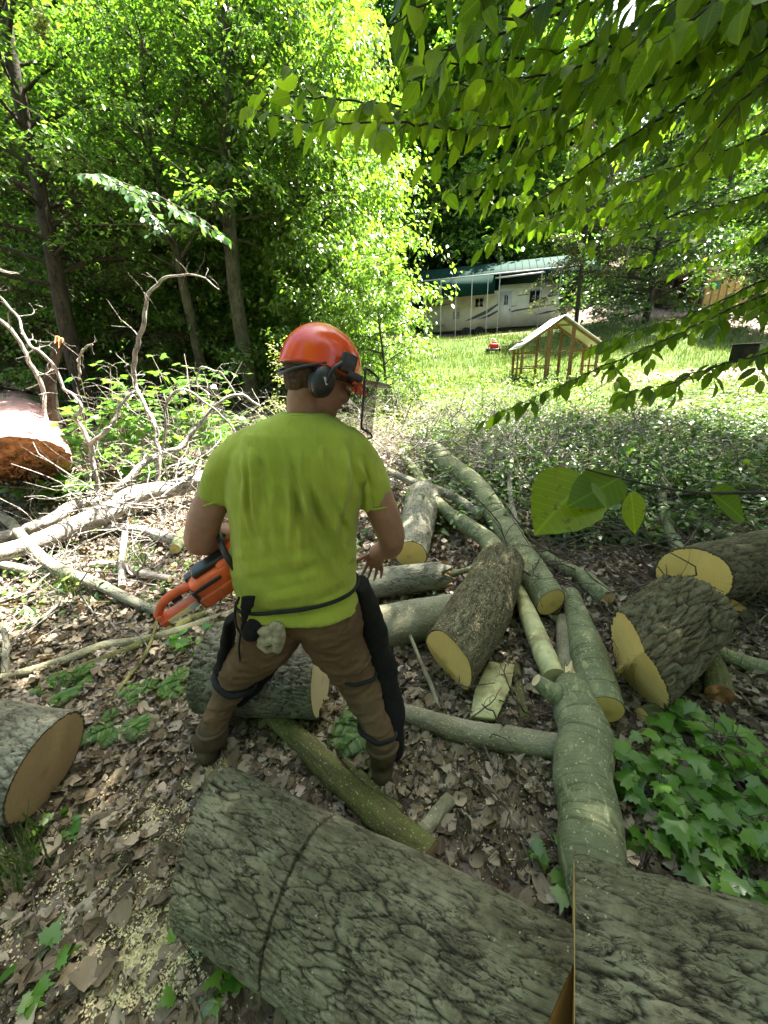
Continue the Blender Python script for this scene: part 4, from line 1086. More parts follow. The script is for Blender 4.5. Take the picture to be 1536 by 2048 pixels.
V, F, A = tube(pp, rr, 26); fo = mk('side_fork', V, F, M_BEECH, fk, attrs=A); cv = endcap(V, 26, 0, 6); mk('cut_face', cv[0], cv[1], M_WOODP, fo, attrs=cv[2])
# pale torn flap on its top
w0 = at(1158, 1332, P13[0][1]); w1 = at(1200, 1375, P13[0][1] - .04); w2 = at(1192, 1392, P13[0][1] - .06); w3 = at(1180, 1370, P13[0][1] - .06); w4 = at(1172, 1392, P13[0][1] - .07); w5 = at(1162, 1372, P13[0][1] - .05)
V = np.array([w0, w1, w2, w3, w4, w5]); V = V.mean(0) + (V - V.mean(0)) * 1.35 + (0, -.07, .055); V = np.concatenate([V, V + (0, .02, -.018)])
n6 = 6; F3 = [(0, k, k + 1) for k in range(1, 5)] + [(6, 6 + k + 1, 6 + k) for k in range(1, 5)]; F4 = [(k, 6 + k, 6 + (k + 1) % 6, (k + 1) % 6) for k in range(6)]
mk('torn_flap', V, [np.array(F3), np.array(F4)], M_PEEL, fk, smooth=False)
# 14 its neighbour, and a thin piece beside
pts = [(1140, 1190, 18), (1160, 1250, 24), (1178, 1310, 34), (1195, 1370, 38), (1210, 1420, 36)]
c = [rest(x, y, r, 1.3) for x, y, r in pts]
log('knobby_limb', 'olive limb standing behind the forked trunk, blunt rounded top end', 'branch', [x[0] for x in c], [x[1] for x in c], M_BEECH, M_WOODY, seg=36, n=60, irr=.08)
c0, r_ = rest(1128, 1240, 15, 1); c1, r2 = rest(1132, 1345, 18, 1)
log('bark_slab', 'narrow strip of barked wood tucked left of the knobby limb', 'slab', [c0, c1], [r_, r2], M_ASH, M_WOODP, seg=20, irr=.08)
# 15 pale wedge slab
P_ = [ground(978, 1322, .06), ground(1030, 1328, .05), ground(1022, 1372, .05), ground(992, 1438, .05), ground(940, 1432, .05), ground(950, 1380, .07)]
V = np.array(P_); n6 = len(V); top_ = V; bot = V + (0, .01, -.03); cen = V.mean(0) + (0, 0, .012)
VV = np.concatenate([top_, bot, [cen], [cen - (0, 0, .035)]])
F3 = [(12, k, (k + 1) % 6) for k in range(6)] + [(13, 6 + (k + 1) % 6, 6 + k) for k in range(6)]; F4 = [(k, 6 + k, 6 + (k + 1) % 6, (k + 1) % 6) for k in range(6)]
o = mk('wood_wedge', VV, [np.array(F3), np.array(F4)], M_PEEL, smooth=False)
o.modifiers.new('b', 'BEVEL').width = .004
tag(o, 'flat pale yellow wedge of split wood lying below the notched log', 'wood wedge')
# 16 deeply ridged log on the right with the splintered hinge
c0, rs0 = rest(1262, 1325, 88, 1.0); c1, rs1 = rest(1378, 1222, 78, 1.25)
print('ridged', c0, rs0, c1, rs1)
axr = unit(c1 - c0)
hinge = lambda u: -.13 * np.clip(-u[:, 1] * .9 + u[:, 0] * .45 - .05, 0, 1)
rl = log('ridged_log', 'deeply ridged brown log at right with a sawn yellow face and splintered hinge', 'log', [c0, c1], [rs0, rs1], M_OAKR, M_WOODY, seg=260, n=170, disp=furrow(21, .022, .30), n0=unit((-.92, -.12, -.34)), f0=hinge, irr=.03)
Tn, Nn, Bn = frames(np.array([c0, c1])); gs_ = np.random.default_rng(8); parts = []
hw_ = unit(Nn[0] * .9 + Bn[0] * .45); hs_ = unit(Nn[0] * .45 - Bn[0] * .9)
for k in range(150):
    tt = gs_.uniform(-.75, .75); b_ = c0 + hw_ * tt * rs0 + hs_ * gs_.normal(0, .007) + axr * (.22 * (hw_ @ np.array([-.92, -.12, -.34])) * tt * rs0 + .012)
    dd = unit(-axr * 1.2 + gs_.normal(0, .35, 3)); l = gs_.uniform(.02, .065); ww = gs_.uniform(.002, .006); s_ = unit(np.cross(dd, gs_.normal(0, 1, 3))) * ww; t_ = unit(np.cross(dd, s_)) * ww * .6
    parts.append((np.array([b_ - s_ - t_, b_ + s_ - t_, b_ + s_ + t_, b_ - s_ + t_, b_ + dd * l]), np.array([[0, 1, 4], [1, 2, 4], [2, 3, 4], [3, 0, 4]]), {}))
V, F, A = join(parts); mk('splintered_hinge', V, F, M_WOODY, rl, smooth=False)
# 17 far right log with round face
c0, r_ = rest(1385, 1152, 58, 1.5); c1 = c0 + np.array([1.25, .42, -.06]); r2 = r_ * 1.15
fl = log('felled_trunk', 'dark trunk at the right edge with a round bright yellow sawn face', 'log', [c0, c1], [r_, r2], M_OAKR, M_WOODY, seg=160, n=140, disp=furrow(22, .010, .30), n0=unit((-.74, -.66, .12)), irr=.03)
e0 = at(1395, 1195, c0[1] - .03); e1 = at(1450, 1235, c0[1] - .10); e2 = at(1528, 1240, c0[1] - .06); e3 = at(1440, 1180, c0[1] - .02); e4 = at(1420, 1275, c0[1] - .14)
V = np.array([e0, e3, e2, e1, e4]); V = np.concatenate([V, V + (.01, .03, -.02)])
F3 = [(0, 2, 1), (0, 3, 2), (0, 4, 3), (5, 6, 7), (5, 7, 8), (5, 8, 9)]; F4 = [(k, 5 + k, 5 + (k + 1) % 5, (k + 1) % 5) for k in range(5)]
mk('torn_flap', V, [np.array(F3), np.array(F4)], M_WOODY, fl, smooth=False)
# small pieces right
def limb(name, label, cat, pts, bark=M_BEECH, wood=M_WOODY, lift=1.0, seg=12, n=None, group=None, irr=.1, **kw):
    c = [rest(q[0], q[1], q[2], q[3] if len(q) > 3 else lift) for q in pts]
    return log(name, label, cat, [x[0] for x in c], [x[1] for x in c], bark, wood, seg=seg, n=n, group=group, irr=irr, **kw)
limb('crooked_limb', 'crooked green limb with a torn yellow knot right of the long trunk', 'branch', [(1082, 1108, 11), (1125, 1135, 13), (1160, 1150, 15), (1190, 1178, 19), (1215, 1200, 18)], seg=20, n=40)
limb('snapped_limb', 'short snapped limb with a chewed yellow end at the right under the ridged log', 'branch', [(1440, 1390, 24), (1425, 1330, 20), (1405, 1290, 18)], M_MOSS, M_ROT, seg=20, rough=.03)
limb('sawn_offcut', 'small pale offcut half buried in leaves under the ridged log', 'offcut', [(1285, 1432, 17), (1315, 1425, 18)], M_MOSS, M_WOODY, seg=20)
limb('rotten_log', 'low brown rotten log at the right edge behind the maple seedlings', 'log', [(1400, 1525, 14), (1470, 1530, 22), (1620, 1545, 26)], M_MOSS, M_WOODB, seg=20)
limb('dark_log', 'dark log lying across the slope at the right edge behind the big near leaves', 'log', [(1340, 968, 13), (1440, 975, 15), (1640, 985, 17)], M_MOSS, M_WOODB, 1.5, seg=20)
limb('thin_limb', 'thin pale limb curving up through the ferns to the ridged log', 'branch', [(1322, 820, 5), (1332, 900, 7), (1322, 960, 8), (1330, 1030, 9), (1352, 1090, 11), (1372, 1115, 11)], M_BEECH, M_WOODP, 3, seg=12, n=40)
limb('thin_limb', 'upright thin grey limb crossing the long trunk', 'branch', [(1024, 912, 4, 9), (1020, 985, 5, 9), (1030, 1040, 6, 7), (1046, 1100, 7, 5)], M_ASHW, M_WOODP, 6, seg=10, n=30)
limb('grey_limb', 'grey limb under the crooked limb at the right edge', 'branch', [(1370, 1250, 12), (1450, 1310, 14), (1560, 1345, 17)], M_BEECH, M_WOODP, 1, seg=14)
limb('thin_limb', 'thin bent limb above the round yellow face at right', 'branch', [(1335, 1040, 7), (1390, 1040, 9), (1420, 1060, 9), (1480, 1080, 12), (1580, 1100, 14)], M_BEECH, M_WOODP, 3, seg=12)
limb('leaning_twig', 'thin brown twig leaning before the notched log', 'twig', [(812, 1250, 4, 12), (840, 1320, 4, 8), (868, 1385, 5, 3), (880, 1430, 5, 1)], M_ASH, M_WOODP, 5, seg=8)
limb('fallen_branch', 'dark narrow branch in the gap between the wood wedge and the forked trunk', 'branch', [(1032, 1330, 8), (1040, 1385, 9), (1050, 1440, 10)], M_MOSS, M_WOODB, 1, seg=12)
limb('thin_limb', 'slim limb lying behind the notched log toward the pale log', 'branch', [(820, 1140, 5, 2), (890, 1150, 6, 2), (950, 1135, 6, 3)], M_BEECH, M_WOODP, 3, seg=10)
limb('thin_limb', 'grey limb crossing the top of the long trunk up the slope', 'branch', [(760, 935, 6, 5), (830, 965, 8, 5), (900, 990, 9, 4), (960, 1030, 10, 3)], M_ASHW, M_WOODP, 3, seg=10)

# ---- left side: sunlit fallen top
def limbY(name, label, cat, pts, bark, seg=12, n=60, group=None, irr=.08):
    P = np.array([at(q[0], q[1], q[3]) for q in pts]); R = [q[2] * .58 * zc(p) / FPX for q, p in zip(pts, P)]
    gk = np.random.default_rng(int(sum(map(ord, label)))); P, R = smooth_path(P, R, len(pts) * 3)
    P = P + gk.normal(0, .008, P.shape) * np.clip(np.arange(len(P)) / 3., 0, 1)[:, None]; tw_ = []
    for k in range(len(P)):
        if gk.uniform() < .55 and k > 3:
            L_ = gk.uniform(.12, .5); Q, R2 = crooked(P[k], gk.normal(0, 1, 3) + (0, 0, .5), L_, R[k] * .35, gk, 8, .22, r1=.0012); tw_.append(tube(Q, R2, 5))
            i0 = gk.integers(2, 6); Q, R3 = crooked(Q[i0], gk.normal(0, 1, 3), L_ * .5, R2[i0] * .7, gk, 5, .3, r1=.001); tw_.append(tube(Q, R3, 4))
    r_ = log(name, label, cat, P, R, bark, M_WOODP, seg=seg, n=n, group=group, irr=irr)
    if tw_: V, F, A = join(tw_); mk('side_twigs', V, F, bark, r_, attrs=A)
    return r_
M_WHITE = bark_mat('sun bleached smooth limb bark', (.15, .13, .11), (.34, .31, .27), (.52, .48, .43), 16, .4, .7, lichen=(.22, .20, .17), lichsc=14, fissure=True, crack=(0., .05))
limb('fallen_limb', 'thickest bleached limb lying across the left sunlit litter behind the worker', 'limb', [(-120, 1135, 19, 2.0), (60, 1090, 18, 2.0), (150, 1052, 19, 2.0), (225, 1020, 20, 2.2), (270, 990, 19, 2.5), (340, 978, 17, 2.5), (430, 950, 16, 3), (560, 900, 12, 3)], M_WHITE, M_WOODP, seg=20, n=60, irr=.07)
limb('fallen_limb', 'second bleached limb running just above the thickest one', 'limb', [(-100, 1095, 10, 3), (50, 1060, 11, 3), (110, 1035, 11, 3), (150, 1010, 11, 3), (210, 1000, 9, 3)], M_WHITE, M_WOODP, seg=14, n=40)
limbY('fallen_limb', 'bleached limb rising from the thickest one toward the orange helmet', 'limb', [(205, 1005, 12, 4.3), (260, 955, 12, 4.5), (300, 920, 11, 4.7), (370, 888, 10, 4.9), (392, 855, 7, 5.0), (430, 812, 6, 5.1), (485, 790, 5, 5.2), (520, 812, 4, 5.2)], M_WHITE, n=50)
limbY('fallen_limb', 'upright crooked bleached limb on the left ending in forked twigs at the frame edge', 'limb', [(196, 1010, 9, 4.3), (186, 920, 8, 4.3), (170, 865, 7, 4.3), (152, 838, 6, 4.3), (162, 812, 5, 4.3), (128, 775, 5, 4.4), (95, 715, 5, 4.4), (62, 690, 5, 4.4), (38, 640, 4, 4.5), (0, 595, 4, 4.5), (-40, 560, 3, 4.5)], M_WHITE, n=70)
limbY('fallen_limb', 'tall pale limb curving upward to a hooked tip in front of the dark trunks', 'limb', [(314, 972, 9, 4.6), (318, 900, 8, 4.7), (310, 850, 7, 4.8), (292, 815, 6, 4.9), (270, 765, 7, 5.0), (272, 700, 8, 5.0), (288, 650, 7, 5.0), (290, 610, 6, 5.0), (308, 570, 5, 5.0), (345, 552, 4, 5.0), (400, 552, 2.5, 5.0), (440, 580, 2, 5.0)], M_WHITE, n=70)
limbY('fallen_limb', 'pale branch forking right from the upright crooked limb', 'limb', [(180, 888, 7, 4.3), (215, 860, 7, 4.3), (240, 815, 6, 4.4), (270, 780, 5, 4.5)], M_WHITE, n=24)
limbY('fallen_limb', 'thin arching limb over the maple saplings on the left', 'limb', [(325, 900, 4, 4.6), (330, 840, 4, 4.6), (335, 800, 4, 4.6), (358, 780, 4, 4.6), (400, 795, 4, 4.6), (440, 830, 3, 4.6), (470, 860, 3, 4.7)], M_WHITE, seg=8, n=30)
limbY('fallen_limb', 'forked white limb entering from the left edge above the pink barked log', 'limb', [(-60, 610, 6, 5.2), (0, 640, 6, 5.2), (28, 668, 6, 5.2), (48, 700, 6, 5.2), (66, 735, 7, 5.2), (85, 775, 7, 5.2), (92, 840, 5, 5.1)], M_WHITE, n=40)
limbY('fallen_limb', 'short white dead twig against the dark wood at the left edge', 'limb', [(-30, 546, 3, 5.2), (20, 544, 3, 5.2), (40, 546, 1.5, 5.2)], M_WHITE, seg=6, n=12)
limbY('fallen_limb', 'hooked white limb standing behind the pink barked log', 'limb', [(158, 760, 4, 5.4), (160, 720, 4, 5.4), (165, 700, 4, 5.4), (185, 690, 3, 5.4)], M_WHITE, seg=8, n=20)
limbY('fallen_limb', 'slender pale limb crossing behind the hooked one to the saplings', 'limb', [(480, 800, 3, 5.4), (430, 740, 3, 5.3), (400, 735, 3, 5.2), (396, 770, 3, 5.2), (420, 790, 3, 5.1)], M_WHITE, seg=8, n=30)
limb('fallen_branch', 'grey forked branch reaching from the left edge to the tip of the chainsaw', 'branch', [(-60, 1000, 8, 4), (20, 1045, 9, 4), (60, 1090, 9, 4), (120, 1140, 11, 3), (200, 1170, 11, 2), (260, 1200, 10, 2), (330, 1228, 9, 2)], M_ASHW, M_WOODP, seg=12, n=50)
limb('fallen_branch', 'lower grey branch joining the forked one from the left edge', 'branch', [(-60, 1110, 8, 2), (30, 1135, 9, 2), (90, 1145, 9, 2), (140, 1142, 9, 2)], M_ASHW, M_WOODP, seg=12, n=30)
limb('fallen_pole', 'long light brown pole lying from the left log to the worker\'s hip', 'pole', [(-60, 1370, 8), (60, 1342, 9), (140, 1318, 10), (200, 1294, 10), (270, 1284, 10), (330, 1270, 9), (400, 1248, 9), (480, 1222, 9)], M_ASH, M_WOODP, seg=14, n=60)
limb('fallen_pole', 'dark pole lying along the long light brown one', 'pole', [(90, 1362, 8), (180, 1330, 9), (300, 1282, 9), (380, 1240, 9), (420, 1225, 8)], M_MOSS, M_WOODB, seg=12, n=40)
limb('fallen_limb', 'pinkish limb lying flat in the sunlit litter behind the chainsaw', 'limb', [(110, 1140, 6), (210, 1128, 7), (300, 1150, 8), (340, 1158, 7)], M_PALE, M_WOODP, 1.5, seg=10, n=30)
limb('fallen_limb', 'bleached limb lying left of the worker\'s elbow', 'limb', [(215, 1052, 8, 2), (290, 1062, 10, 2), (370, 1078, 11, 2), (440, 1060, 11, 2)], M_WHITE, M_WOODP, 2, seg=12, n=30)
limb('limb_stub', 'stub with a sawn yellow end just left of the worker\'s elbow', 'stub', [(350, 1098, 11, 2), (372, 1065, 12, 2), (410, 1045, 11, 2)], M_BEECH, M_WOODY, 2, seg=16)
limb('fallen_stick', 'upright pale stick in the litter left of the chainsaw', 'stick', [(250, 1065, 6, 9), (243, 1120, 6, 4), (244, 1175, 7, 1)], M_WHITE, M_WOODP, 3, seg=10)
limb('fallen_stick', 'slim grey twig standing at the left edge above the left log', 'stick', [(10, 1345, 6, 2), (12, 1290, 6, 8), (4, 1250, 4, 13)], M_ASHW, M_WOODP, 3, seg=8)
limb('fallen_stick', 'long dark twig running under the chainsaw handle to the left log', 'stick', [(205, 1425, 4), (245, 1370, 4, 2), (290, 1310, 4, 4), (315, 1240, 3, 8)], M_MOSS, M_WOODB, 2, seg=8)
limb('fallen_stick', 'thin straight twig crossing the litter from the left edge', 'stick', [(0, 1210, 2.4, 3), (150, 1205, 2.4, 4), (330, 1202, 2.2, 4), (460, 1198, 2, 4)], M_MOSS, M_WOODB, 2, seg=6)
# pink barked broken log
c0, r_ = rest(50, 930, 70, 1.1); c1, r2 = rest(28, 812, 66, 2.2)
rb_ = log('broken_log', 'thick pink barked log at the left edge with a torn orange rotten end', 'log', [c0, c0 + (c1 - c0) * .9 + (0, .1, 0)], [r_, r2], plain('pinkish scaly bark', (.50, .29, .26), .85, .2, .3, 40, .9, dirt=((.20, .12, .10), 12)), M_ROT, seg=90, n=80, disp=furrow(14, .022, .8), n0=unit((0, -.42, -.9)), f0=lambda u: .09 * np.sin(u[:, 0] * 6) * np.cos(u[:, 1] * 5 + 1), rough=.05, irr=.05)
splinters('torn_wood', c0 + unit(c0 - c1) * .05, unit(c0 - c1), 90, .14, .018, M_ROT, rb_, 9, r_ * .40)
c0 = at(100, 770, 6.0); c1 = at(118, 685, 6.0)
log('broken_snag', 'brown broken snag sticking up behind the pink barked log', 'snag', [c0 - (.1, 0, .5), c0, c1], [.08, .075, .055], M_BARKD, M_ROT, seg=16, f1=lambda u: .08 * np.sin(u[:, 0] * 7), irr=.1)

# brush: the tangle of dead twigs of the felled tops
def brush(name, label, areas, seed, mat, r=(.002, .008), cat='brush'):
    g = np.random.default_rng(seed); parts = []
    for (px0, px1, py0, py1, n, lift, L0, L1) in areas:
        for k in range(n):
            c = ground(g.uniform(px0, px1), g.uniform(py0, py1)); c = c + (0, 0, g.uniform(0, lift))
            a = g.uniform(0, 6.28); L = g.uniform(L0, L1); rr = g.uniform(*r) * (L / L1 + .3)
            P, R = crooked(c, (math.cos(a), math.sin(a), g.uniform(-.15, .5)), L, rr, g, 8, .26, .02)
            P[:, 2] = np.maximum(P[:, 2], H(P[:, 0], P[:, 1]) + .01); parts.append(tube(P, R, 5))
            for s in range(g.integers(1, 5)):
                i0 = g.integers(2, 7); Q, R2 = crooked(P[i0], unit(P[i0 + 1] - P[i0]) + g.normal(0, .6, 3) + (0, 0, .2), L * g.uniform(.2, .5), R[i0] * .6, g, 5, .3); parts.append(tube(Q, R2, 4))
    V, F, A = join(parts); tag(mk(name, V, F, mat, attrs=A), label, cat, kind='stuff')
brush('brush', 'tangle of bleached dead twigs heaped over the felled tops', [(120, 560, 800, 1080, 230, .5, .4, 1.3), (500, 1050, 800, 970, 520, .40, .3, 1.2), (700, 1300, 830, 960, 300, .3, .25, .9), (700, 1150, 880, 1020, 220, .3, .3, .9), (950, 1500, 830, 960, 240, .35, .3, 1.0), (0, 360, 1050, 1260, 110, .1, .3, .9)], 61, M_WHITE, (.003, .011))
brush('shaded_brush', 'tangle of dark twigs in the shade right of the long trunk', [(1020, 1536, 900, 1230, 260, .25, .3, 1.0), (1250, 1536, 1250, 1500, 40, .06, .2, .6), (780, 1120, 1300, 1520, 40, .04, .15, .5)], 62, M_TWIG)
undergrowth('brush_leaves', 'small pale wilted leaves still hanging on the brush', 1500, (-2.5, 4.5), (4.2, 9.0), lambda x, y: (np.abs(x) < y * 1.1) * .9, 63, (.05, .5), (.02, .045), M_LIME)

# small shrubs in the shade beyond the logs
def shrub(px, py, h, sr, n, seed, mat):
    g = np.random.default_rng(seed); c = ground(px, py); root = thing('shrub', c, 'small leafy shrub growing in the shade beyond the cut logs', 'shrub', 'shrubs in the shade beyond the cut logs')
    parts = []; LP, LD = [], []
    for k in range(9):
        a = g.uniform(0, 6.28); P, R = crooked(c + (0, 0, -.02), (math.cos(a) * sr / h, math.sin(a) * sr / h, 1), h * g.uniform(.6, 1.2), .005, g, 7, .16); parts.append(tube(P, R, 4))
        for m_ in range(n // 9):
            i0 = g.integers(2, 8); b_ = g.uniform(0, 6.28); o_ = np.array([math.cos(b_), math.sin(b_), g.normal(0, .3)]); LP.append(P[i0] + o_ * g.uniform(.01, .09)); LD.append(o_ + (0, 0, -.3))
    V, F, A = join(parts); mk('stem', V, F, M_STEM, root, attrs=A)
    V, F, A = leaves(np.array(LP), np.array(LD), g.normal(0, .35, (len(LP), 3)) + (0, 0, 1), g.uniform(.05, .105, len(LP)), T_MID, g); mk('leaves', V, F, mat, root, attrs=A, smooth=False)
gsh = np.random.default_rng(71)
for k in range(46):
    px, py = gsh.uniform(960, 1560), gsh.uniform(880, 1090)
    if py > 1010 and px < 1120: continue
    shrub(px, py, gsh.uniform(.22, .62), gsh.uniform(.18, .4), int(gsh.uniform(90, 190)), 700 + k, M_UNDER)
# ---- maple saplings and seedlings
M_MAPLE = leaf_mat('maple leaf', (.07, .19, .018), (.12, .28, .025), (.20, .36, .04), trans=.5, gloss=.12, rough=.35)
def maple_plant(name, label, base, h, spreadr, n, size, seed, group=None, lean=(0, 0)):
    g = np.random.default_rng(seed); root = thing(name, base, label, 'sapling' if 'sapling' in name else 'seedling', group)
    parts = []; LP, LD, LU = [], [], []
    for k in range(max(2, n // 11)):
        a = g.uniform(0, 6.28); P, R = crooked(base + (g.normal(0, spreadr * .15), g.normal(0, spreadr * .15), -.02), (math.cos(a) * .5 * spreadr / h + lean[0], math.sin(a) * .5 * spreadr / h + lean[1], 1), h * g.uniform(.7, 1.25), .006 * (h + .4), g, 7, .12); parts.append(tube(P, R, 5))
        for m_ in range(11):
            i0 = g.integers(2, 8); i0 = min(i0, 7); c = P[i0]; b_ = g.uniform(0, 6.28); o_ = np.array([math.cos(b_), math.sin(b_), g.uniform(.0, .5)]) * size * g.uniform(.6, 1.5)
            parts.append(tube(*smooth_path([c, c + o_ * .6 + (0, 0, size * .1), c + o_], [.0014, .001, .0009], 4), 3))
            LP.append(c + o_); LD.append(o_ / size + (0, 0, -.35) + g.normal(0, .2, 3)); LU.append(np.array([0, -.15, 1.]) + g.normal(0, .3, 3))
    V, F, A = join(parts); mk('stem', V, F, M_STEM if 'seedling' in name else M_PALE, root, attrs=A)
    V, F, A = leaves(np.array(LP), np.array(LD), np.array(LU), g.uniform(.65, 1.15, len(LP)) * size, T_MAPLE, g); mk('leaves', V, F, M_MAPLE, root, attrs=A, smooth=False)
for k, (px, py, Y, sr, n, sz, lab) in enumerate((
    (150, 980, 4.9, .40, 110, .14, 'maple sapling growing at the torn end of the pink barked log'),
    (165, 850, 5.4, .5, 180, .14, 'maple sapling between the pink barked log and the upright crooked limb'),
    (225, 790, 5.8, .55, 180, .14, 'maple sapling under the tall hooked limb'),
    (330, 800, 5.8, .65, 240, .14, 'wide maple sapling left of the arching limb'),
    (440, 850, 5.6, .55, 180, .13, 'maple sapling close behind the worker\'s left shoulder'),
    (60, 1010, 4.6, .25, 33, .13, 'small maple sapling low at the left edge under the bleached limbs'),
    (385, 760, 6.2, .55, 150, .13, 'maple sapling in front of the slim leaning trunk'),
    (280, 900, 5.3, .45, 110, .13, 'maple sapling in the brush beneath the thin arching limb'))):
    c_ = at(px, py, Y); gz_ = Hs(c_[0], c_[1]); maple_plant('maple_sapling', lab, np.array([c_[0], c_[1], gz_]), max(.3, (c_[2] - gz_) * 1.15), sr, n, sz, 400 + k)
for k, (px, py, h, sr, n, sz, lab) in enumerate((
    (1310, 1620, .16, .16, 55, .085, 'maple seedling directly right of the forked trunk'),
    (1390, 1520, .16, .15, 55, .085, 'topmost maple seedling in the patch under the ridged log'),
    (1440, 1660, .15, .16, 55, .085, 'maple seedling in the middle of the patch at the right edge'),
    (1520, 1620, .15, .14, 44, .085, 'maple seedling cut by the right edge of the picture'),
    (1480, 1760, .10, .12, 44, .075, 'maple seedling just above the lower right log'),
    (1300, 1740, .08, .10, 16, .07, 'low maple seedling between the forked trunk and the lower right log'),
    (1150, 1745, .10, .05, 11, .065, 'small maple seedling peeping up at the foot of the forked trunk'),
    (420, 1930, .05, .03, 6, .06, 'single dark green seedling under the near side of the foreground log'),
    (25, 2020, .07, .05, 11, .06, 'dark green seedling in the lower left corner'),
    (120, 1660, .05, .04, 8, .05, 'green seedling in the litter below the left log'),
    (385, 1310, .16, .08, 14, .07, 'bright green seedling left of the log behind the worker'))):
    maple_plant('maple_seedling', lab, ground(px, py), h, sr, n, sz, 450 + k)
for k, (px, py, lab) in enumerate(((228, 1462, 'small fern right of the wide tan sawn face'), (715, 1480, 'small fern between the worker\'s boots'), (120, 1385, 'fern behind the left log'), (300, 1395, 'little fern left of the log behind the worker'))):
    g = np.random.default_rng(480 + k); c = ground(px, py); V, F, A = ferns([c, c + (.05, .03, 0)], g, (.10, .2), (5, 9), 18)
    tag(mk('fern', V, F, M_FERN, attrs=A, smooth=False), lab, 'fern')
for k, (px, py, lab) in enumerate(((140, 1185, 'grass tuft in front of the grey forked branch'), (20, 1760, 'grass tuft at the left edge below the left log'), (270, 1130, 'grass tuft beside the upright pale stick'))):
    g = np.random.default_rng(490 + k); c = ground(px, py); n = 130; a = g.uniform(0, 6.28, n); P = c + np.stack([g.normal(0, .07, n), g.normal(0, .05, n), 0 * a], 1)
    V, F, A = leaves(P, np.stack([np.cos(a) * .7, np.sin(a) * .7, np.ones(n)], 1), np.stack([-np.cos(a), -np.sin(a), .5 + 0 * a], 1), g.uniform(.10, .24, n), (T_BLADE[0] * (.4, 1, 1.3), T_BLADE[1], T_BLADE[2]), g)
    tag(mk('grass_tuft', V, F, M_GRASS, attrs=A, smooth=False), lab, 'grass tuft')
# ------------------------------------------------------------------ the worker
M_SKIN = plain('tanned skin', (.30, .155, .10), .5, .4, .12, 35, .12)
M_HAIR = plain('short brown hair', (.075, .045, .025), .8, .3, .5, 90, .5)
def shirt_mat():
    m, nt, out = newmat('lime work shirt'); b = NB(nt); p = b.pos()
    c = b.ramp(b.noise(p, 6, 4), [(.3, (.27, .33, .035)), (.7, (.38, .435, .055))])
    c = b.mix(b.math('MULTIPLY', b.ramp(b.noise(b.vec(p, (1, 1, .4)), 5, 3), [(.5, 0.), (.7, 1.)]), .35), c, (.23, .27, .035))
    h = b.math('ADD', b.noise(b.warp(b.vec(p, (1, 1, .28)), 4, .2), 26, 3, .5), b.math('MULTIPLY', b.noise(p, 420, 2), .12))
    b.bsdf(out, c, .85, .15, b.bump(h, .5, .02), Sheen_Weight=.15); return m
M_SHIRT = shirt_mat()
def cloth_mat(name, col, dirt, bump=.3):
    m, nt, out = newmat(name); b = NB(nt); p = b.pos()
    c = b.ramp(b.noise(p, 9, 5, .6), [(.3, tuple(k * .75 for k in col)), (.7, col)])
    c = b.mix(b.ramp(b.noise(p, 5, 5, .7), [(.5, 0.), (.72, .7)]), c, dirt)
    h = b.math('ADD', b.noise(b.warp(p, 6, .15), 20, 3), b.math('MULTIPLY', b.noise(p, 500, 2), .1))
    b.bsdf(out, c, .9, .15, b.bump(h, bump, .012)); return m
M_TROU = cloth_mat('brown canvas trousers', (.14, .088, .045), (.08, .05, .025))
M_CHAP = cloth_mat('black chainsaw chaps', (.012, .012, .011), (.028, .025, .02), .4)
M_BOOT = cloth_mat('worn brown leather boots', (.095, .07, .04), (.05, .035, .02), .3)
M_BLACK = plain('black plastic', (.014, .014, .014), .38, .5, .2, 30)
M_STRAP = plain('black webbing', (.012, .012, .012), .8, .3, .2, 30)
M_HELM = plain('glossy orange helmet plastic', (.76, .07, .010), .22, .6, .06, 8, .02)
M_HELM_HI = plain('painted orange yellow helmet highlight', (.85, .26, .02), .25, .6, .06, 8)  # lighter orange stands in for skylight shining on the helmet
M_GLOVE = plain('dirty pale work glove', (.27, .24, .15), .9, .2, .4, 40, .6)

def J(px, py, Y, rpx=None):
    p = at(px, py, Y)
    return p if rpx is None else (p, rpx * zc(p) / FPX)
def chain(pts, nseg=18, **kw):
    q = [J(*a) for a in pts]; return capsule([x[0] for x in q], [x[1] for x in q], nseg, **kw)
man = thing('person', (-.38, 1.2, 0), 'forestry worker seen from behind in an orange helmet, lime green T-shirt and black chaps', 'person')
# head frame
Fd = unit(np.array([.76, .46, -.40])); Rd = unit(np.cross(Fd, (0, 0, 1.))); Ud = np.cross(Rd, Fd)
HR = np.stack([Rd, Fd, Ud], 1)
Hc = at(640, 756, 1.27); print('head', Hc)
hd = lambda x, y, z: Hc + HR @ np.array([x, y, z])
head_parts = [ellip(hd(0, -.012, .022), (.076, .094, .095), HR), ellip(hd(0, .030, -.040), (.058, .062, .072), HR),
              ellip(hd(0, .060, -.088), (.030, .028, .024), HR), ellip(hd(0, .098, -.020), (.013, .020, .026), HR), ellip(hd(0, .084, .012), (.052, .020, .014), HR),
              ellip(hd(0, .083, -.058), (.024, .016, .012), HR), ellip(hd(.078, -.008, -.012), (.010, .020, .030), HR), ellip(hd(-.078, -.008, -.012), (.010, .020, .030), HR),
              ellip(hd(.030, .072, -.030), (.022, .02, .02), HR), ellip(hd(-.030, .072, -.030), (.022, .02, .02), HR)]
neck0 = at(606, 850, 1.22)
